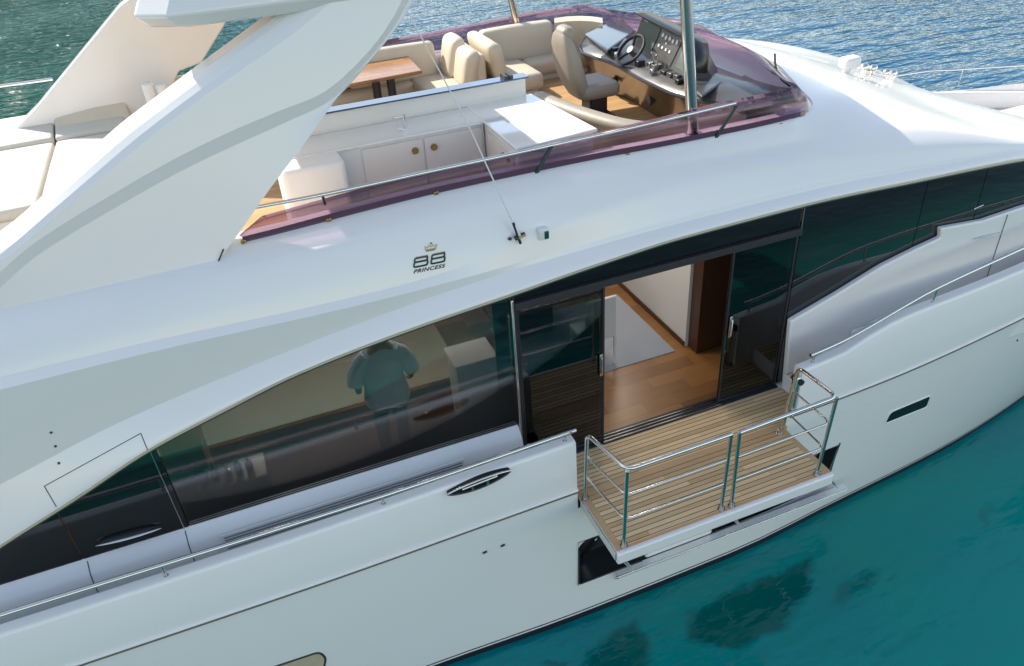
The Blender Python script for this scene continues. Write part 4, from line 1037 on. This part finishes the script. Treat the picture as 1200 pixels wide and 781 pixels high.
# sun pad aft
sp_ = empty('sun_pad', (-5.0, 3.6, 2.35), 'big white sunlit sun pad in quilted sections behind the arch leg', 'sun pad')
for x0, x1 in ((-6.4,-5.66),(-5.64,-4.90),(-4.88,-4.1)):
    cush(sp_, 'cushion', 'sunpad_white', x0, x1, 2.55, 4.55, 2.80, 2.93, .04)
    b = MB(); b.hexa([(x0,4.57,2.85),(x1,4.57,2.85),(x1,5.25,2.95),(x0,5.25,2.95)], [(x0,4.57,2.96),(x1,4.57,2.96),(x1,5.2,3.12),(x0,5.2,3.12)]); b.out('head_cushion', 'sunpad_white', sp_, bevel=.03, seg=3)
MB().box(-6.4, -4.12, 2.6, 5.1, 2.352, 2.80).out('base', 'white_satin', sp_, bevel=.02)
b = MB(); b.hexa([(-4.88,4.75,2.95),(-4.02,4.75,2.95),(-4.02,5.4,2.95),(-4.88,5.4,2.95)], [(-4.86,5.1,3.28),(-4.06,5.0,3.30),(-4.06,5.35,3.30),(-4.86,5.35,3.28)]); b.out('bolster', 'vinyl_cream', sp_, bevel=.03, seg=3)
s2 = empty('aft_seat', (-5.4, 1.9, 2.35), 'low white seat pad at the left edge below the sun pad', 'seat pad')
cush(s2, 'cushion', 'sunpad_white', -6.6, -4.9, 1.3, 2.2, 2.55, 2.70)
MB().box(-6.6, -4.9, 1.3, 2.2, 2.352, 2.55).out('base', 'white_satin', s2, bevel=.02)
# corner seat behind the arch
cs = empty('corner_seat', (-3.4, 4.8, 2.35), 'cream corner seat partly hidden between the two arch legs', 'seat')
cush(cs, 'back_cushion', 'vinyl_cream', -3.75, -3.25, 4.9, 5.1, 2.85, 3.32, .04)
cush(cs, 'back_cushion', 'vinyl_cream', -3.22, -2.6, 4.9, 5.1, 2.85, 3.35, .04)
MB().box(-3.75, -2.65, 4.5, 5.1, 2.352, 2.84).out('seat', 'vinyl_cream', cs, bevel=.04)
tw = empty('rolled_towel', (-3.75, 4.1, 2.9), 'white rolled towels standing beside the cream corner seat', 'towel')
tpnt = P(186,118,y=4.4)
for dx, h in ((-.07,.26),(.07,.22)):
    q = MB(); q.tube([(tpnt.x+dx, 4.4, tpnt.z-.25), (tpnt.x+dx, 4.4, tpnt.z+h*.4), (tpnt.x+dx, 4.4, tpnt.z+h*.8), (tpnt.x+dx, 4.4, tpnt.z+h*.8+.01)], [.066,.066,.064,.05], 18); q.out('towel_roll', 'towel', tw, smooth=True)

# foredeck cushion
fc = empty('foredeck_sunpad', (10, 2.7, .48), 'cream sun pad on the foredeck at the right edge', 'sun pad')
cush(fc, 'cushion', 'vinyl_cream', 9.25, 11.0, 2.0, 3.45, .92, 1.08, .06)
MB().box(9.3, 11.0, 2.05, 3.4, .48, .92).out('base', 'white_satin', fc, bevel=.02)
# ================================================================== saloon interior
MB().box(-9, 5.8, .06, 2*YC-.06, -.10, .0).out('saloon_floor', 'saloon_floor', yacht)
MB().box(-9, 5.8, .30, 2*YC-.30, 2.10, 2.14).out('saloon_ceiling', 'ceiling', yacht)
# far (port) side wall with its window band
q = MB(); yy = 2*YC-.05
q.box(-9, 5.8, yy, yy+.05, 0, .75); q.box(-9, 5.8, yy, yy+.05, 1.85, 2.1)
for x in (-9,-6,-3.6,-1.2,1.2,3.6): q.box(x, x+.22, yy+.002, yy+.048, .75, 1.85)
q.out('port_wall', 'wall_panel', yacht)
MB().box(-9, 5.8, yy+.06, yy+.072, .7, 1.9).out('port_window', 'clear_window', yacht)
MB().box(1.76, 1.84, 1.14, 5.8, .0, 2.1).out('bulkhead', 'wall_panel', yacht, label='pale panelled bulkhead across the saloon')
MB().box(1.742, 1.758, 1.15, 5.8, .0, .07).out('skirting', 'dark_wood', yacht)
MB().box(1.80, 2.24, .94, 1.14, .0, 2.1).out('column', 'dark_wood', yacht, bevel=.006, label='dark wood column by the forward door')
MB().box(2.2, 2.26, .06, .94, .0, 2.1).out('bulkhead', 'dark_wood', yacht)
MB().box(-9, -8.9, .06, 5.8, 0, 2.1).out('bulkhead', 'wall_panel', yacht)
# rugs
MB().box(-.35, 1.59, 1.10, 2.67, .0, .012).out('rug', 'carpet', None, label='pale grey rug on the saloon floor inside the open door', cat='rug', loc=(0,0,0))
MB().box(-4.6, -1.0, .12, 1.80, .0, .010).out('rug', 'dark_wood', None, label='dark brown runner under the person along the window', cat='rug', loc=(0,0,0))
MB().box(-4.6, -1.0, 1.86, 4.6, .0, .012).out('rug', 'carpet_beige', None, label='beige rug in the aft saloon behind the long window', cat='rug', loc=(0,0,0))
# dining chair (white)
ch = empty('dining_chair', (.30, 1.35, 0), 'white dining chair glimpsed through the open sliding door', 'chair')
def P_(px, py, y): return P(px, py, y=y)
MB().box(.36, .80, 1.20, 1.62, .42, .48).out('seat', 'interior_white', ch, bevel=.02)
b = MB(); b.hexa([(.37,1.19,.46),(.79,1.19,.46),(.79,1.23,.46),(.37,1.23,.46)], [(.39,1.15,1.04),(.77,1.15,1.04),(.77,1.18,1.04),(.39,1.18,1.04)]); b.out('backrest', 'interior_white', ch, bevel=.015)
for (x, y) in ((.38,1.22),(.785,1.22),(.38,1.59),(.785,1.59)):
    q = MB(); q.tube([(x, y, .013), (x, y, .43)], [.013,.018], 10); q.out('leg', 'interior_white', ch, smooth=True)
tbl = empty('saloon_table', (.2, 2.3, 0), 'dark wood dining table behind the white chair', 'table')
MB().box(-.6, .9, 1.75, 3.0, .72, .76).out('table_top', 'dark_wood', tbl, bevel=.01)
MB().box(-.1, .4, 2.2, 2.5, .013, .72).out('pedestal', 'dark_wood', tbl, bevel=.01)
# white pedestal cabinet by the window
pc = empty('white_cabinet', (-1.1, .9, 0), 'tall white cabinet just inside the window beside the door', 'cabinet')
MB().box(-1.42, -.99, .50, .86, .0, 1.13).out('body', 'interior_white', pc, bevel=.01)
MB().box(-1.44, -.97, .48, .88, 1.132, 1.16).out('top', 'white_satin', pc, bevel=.006)
# sideboard and bottles at the aft end of the window
sbd = empty('sideboard', (-4.3, .5, 0), 'brown wooden sideboard at the aft end of the long window', 'sideboard')
MB().box(-4.6, -3.98, .62, 1.0, .0, .98).out('body', 'sideboard_wood', sbd, bevel=.01)
MB().box(-4.62, -3.96, .60, 1.02, .982, 1.01).out('top', 'sideboard_wood', sbd, bevel=.005)
low = MB().box(-4.1, -3.45, .15, .5, .0, .80).out('low_shelf', 'dark_wood', None, bevel=.01, label='low dark shelf inside the window carrying bottles', cat='shelf', loc=(-3.8,.3,0))
for i, (x, h, c_) in enumerate(((-4.0,.16,'black_plastic'),(-3.91,.20,'black_plastic'),(-3.80,.12,'steel'),(-3.70,.17,'screen_blue'),(-3.60,.14,'black_plastic'))):
    bt = MB(); bt.tube([(x,.3,.802),(x,.3,.802+h*.6),(x,.3,.802+h*.75),(x,.3,.802+h)], [.035,.035,.014,.012], 12)
    lab = ['dark bottle nearest the sideboard on the low shelf','tallest dark bottle on the low shelf','small silver flask among the bottles on the low shelf','blue bottle among the dark ones on the low shelf','dark bottle at the forward end of the low shelf row'][i]
    bt.out('bottle', c_, None, smooth=True, label=lab, cat='bottle', group='bottles on the low shelf', loc=(x,.3,.802))
# sofa in the saloon, port side
sso = empty('saloon_sofa', (-2.6, 4.9, 0), 'long beige sofa across the saloon behind the person', 'sofa')
cush(sso, 'seat', 'vinyl_cream', -4.4, -1.2, 4.6, 5.4, .25, .45)
cush(sso, 'backrest', 'vinyl_cream', -4.4, -1.2, 5.3, 5.6, .40, .95)
MB().box(-4.4, -1.2, 4.65, 5.5, .013, .25).out('plinth', 'dark_wood', sso)

for i, (x, y, e) in enumerate(((-3.6,2.0,9),(-2.0,1.6,8),(-.6,2.4,6),(.9,1.4,5),(1.5,2.7,8))):  # one real ceiling light; the other lamps are added to brighten the saloon
    dl = MB(); dl.cyl((x,y,2.085), (x,y,2.099), .07, 20)
    d_ = dl.out('downlight', 'lamp_glow', None, smooth=True, label=['round ceiling downlight over the beige rug, aft one','round ceiling downlight over the standing person','round ceiling downlight between rug and white cabinet','round ceiling downlight just inside the open door','round ceiling downlight by the pale bulkhead'][i], cat='ceiling light', loc=(x,y,2.09), group='saloon ceiling lights')
    ld = bpy.data.lights.new('downlight_lamp', 'AREA'); ld.shape = 'DISK'; ld.size = .5; ld.energy = e; ld.color = (1,.94,.86)
    lo2 = bpy.data.objects.new('downlight_lamp', ld); COL.objects.link(lo2); lo2.location = (x, y, 2.075)
# ------------------------------------------------------------------ person inside, back turned
def person():
    X, Y = -2.13, .78
    def build(name, nodes, edges, mt, parent=None, lvl=2, **kw):
        me = bpy.data.meshes.new(name); org = Vector((X, Y, 0))
        me.from_pydata([Vector(n[0])-org for n in nodes], edges, [])
        o = bpy.data.objects.new(name, me); COL.objects.link(o); me.materials.append(MAT[mt])
        sk = o.modifiers.new('skin', 'SKIN'); sk.use_smooth_shade = True
        for i, n in enumerate(nodes):
            r_ = n[1]; me.skin_vertices[0].data[i].radius = (r_, r_) if not isinstance(r_, tuple) else r_
            me.skin_vertices[0].data[i].use_root = (i == 0)
        s = o.modifiers.new('s', 'SUBSURF'); s.levels = lvl; s.render_levels = lvl
        if parent: o.parent = parent; 
        else: o.location = org
        ORG[o] = org
        return o
    H = .02
    N_ = [((X,Y,.93),(.125,.10)), ((X,Y+.0,1.10),(.14,.11)), ((X+.01,Y+.02,1.28),(.17,.12)), ((X+.02,Y+.04,1.42),(.15,.10)), ((X+.02,Y+.06,1.52),.055), ((X+.02,Y+.08,1.60),.085), ((X+.02,Y+.08,1.72),.09),
          ((X-.16,Y+.02,1.34),.05), ((X-.28,Y-.02,1.06),.042), ((X-.27,Y+.10,.90),.034), ((X-.25,Y+.18,.86),.03),
          ((X+.18,Y+.02,1.35),.05), ((X+.30,Y-.01,1.08),.042), ((X+.29,Y+.10,.92),.034), ((X+.27,Y+.18,.88),.03),
          ((X-.09,Y,.84),.085), ((X-.11,Y-.01,.48),.065), ((X-.11,Y+.02,.08),.045), ((X-.11,Y+.16,.04),.035),
          ((X+.09,Y,.84),.085), ((X+.11,Y-.01,.48),.065), ((X+.11,Y+.02,.08),.045), ((X+.11,Y+.16,.04),.035)]
    E2 = [(0,1),(1,2),(2,3),(3,4),(4,5),(5,6),(3,7),(7,8),(8,9),(9,10),(3,11),(11,12),(12,13),(13,14),(0,15),(15,16),(16,17),(17,18),(0,19),(19,20),(20,21),(21,22)]
    body = build('person', N_, E2, 'skin')
    body['label'] = 'person in loose pale blue shirt standing behind the long saloon window'; body['category'] = 'person'
    sh = MB(); rr = []
    for z, w_, d_, dx, dy in ((.80,.238,.19,0,0),(.83,.243,.195,0,0),(.95,.225,.175,0,0),(1.10,.21,.155,0,.005),(1.24,.215,.15,.005,.01),(1.34,.215,.135,.01,.02),(1.40,.20,.12,.015,.03),(1.44,.13,.09,.02,.04),(1.475,.075,.07,.02,.05)):
        rr.append([(X+dx+math.cos(a)*w_*(1+.02*math.sin(5*a+z*9)), Y+dy+math.sin(a)*d_*(1+.03*math.sin(7*a+z*6)), z+.008*math.sin(3*a)) for a in [2*math.pi*k/28 for k in range(28)]])
    sh.grid(rr, close=True); so = sh.out('shirt', 'shirt', body, smooth=True, angle=80)
    for sg, ex in ((-1, -.02), (1, .02)):
        sl_ = MB(); sl_.tube([(X+sg*.14+.01, Y+.02, 1.36), (X+sg*.20+.01, Y+.01, 1.31), (X+sg*.255+ex, Y, 1.20), (X+sg*.285+ex, Y-.015, 1.08)], [.085,.095,.088,.082], 16); sl_.out('sleeve', 'shirt', so, smooth=True, angle=80)
    T = [((X,Y,.88),(.13,.11)), ((X-.09,Y,.78),.10), ((X-.11,Y-.01,.48),.082), ((X-.11,Y+.02,.10),.068), ((X+.09,Y,.78),.10), ((X+.11,Y-.01,.48),.082), ((X+.11,Y+.02,.10),.068)]
    build('trousers', T, [(0,1),(1,2),(2,3),(0,4),(4,5),(5,6)], 'trousers', body)
    h = MB(); h.sphere((X+.02,Y+.065,1.70), .105, 14, (.95,1.05,1.05)); h.out('hair', 'hair', body, smooth=True)
person()
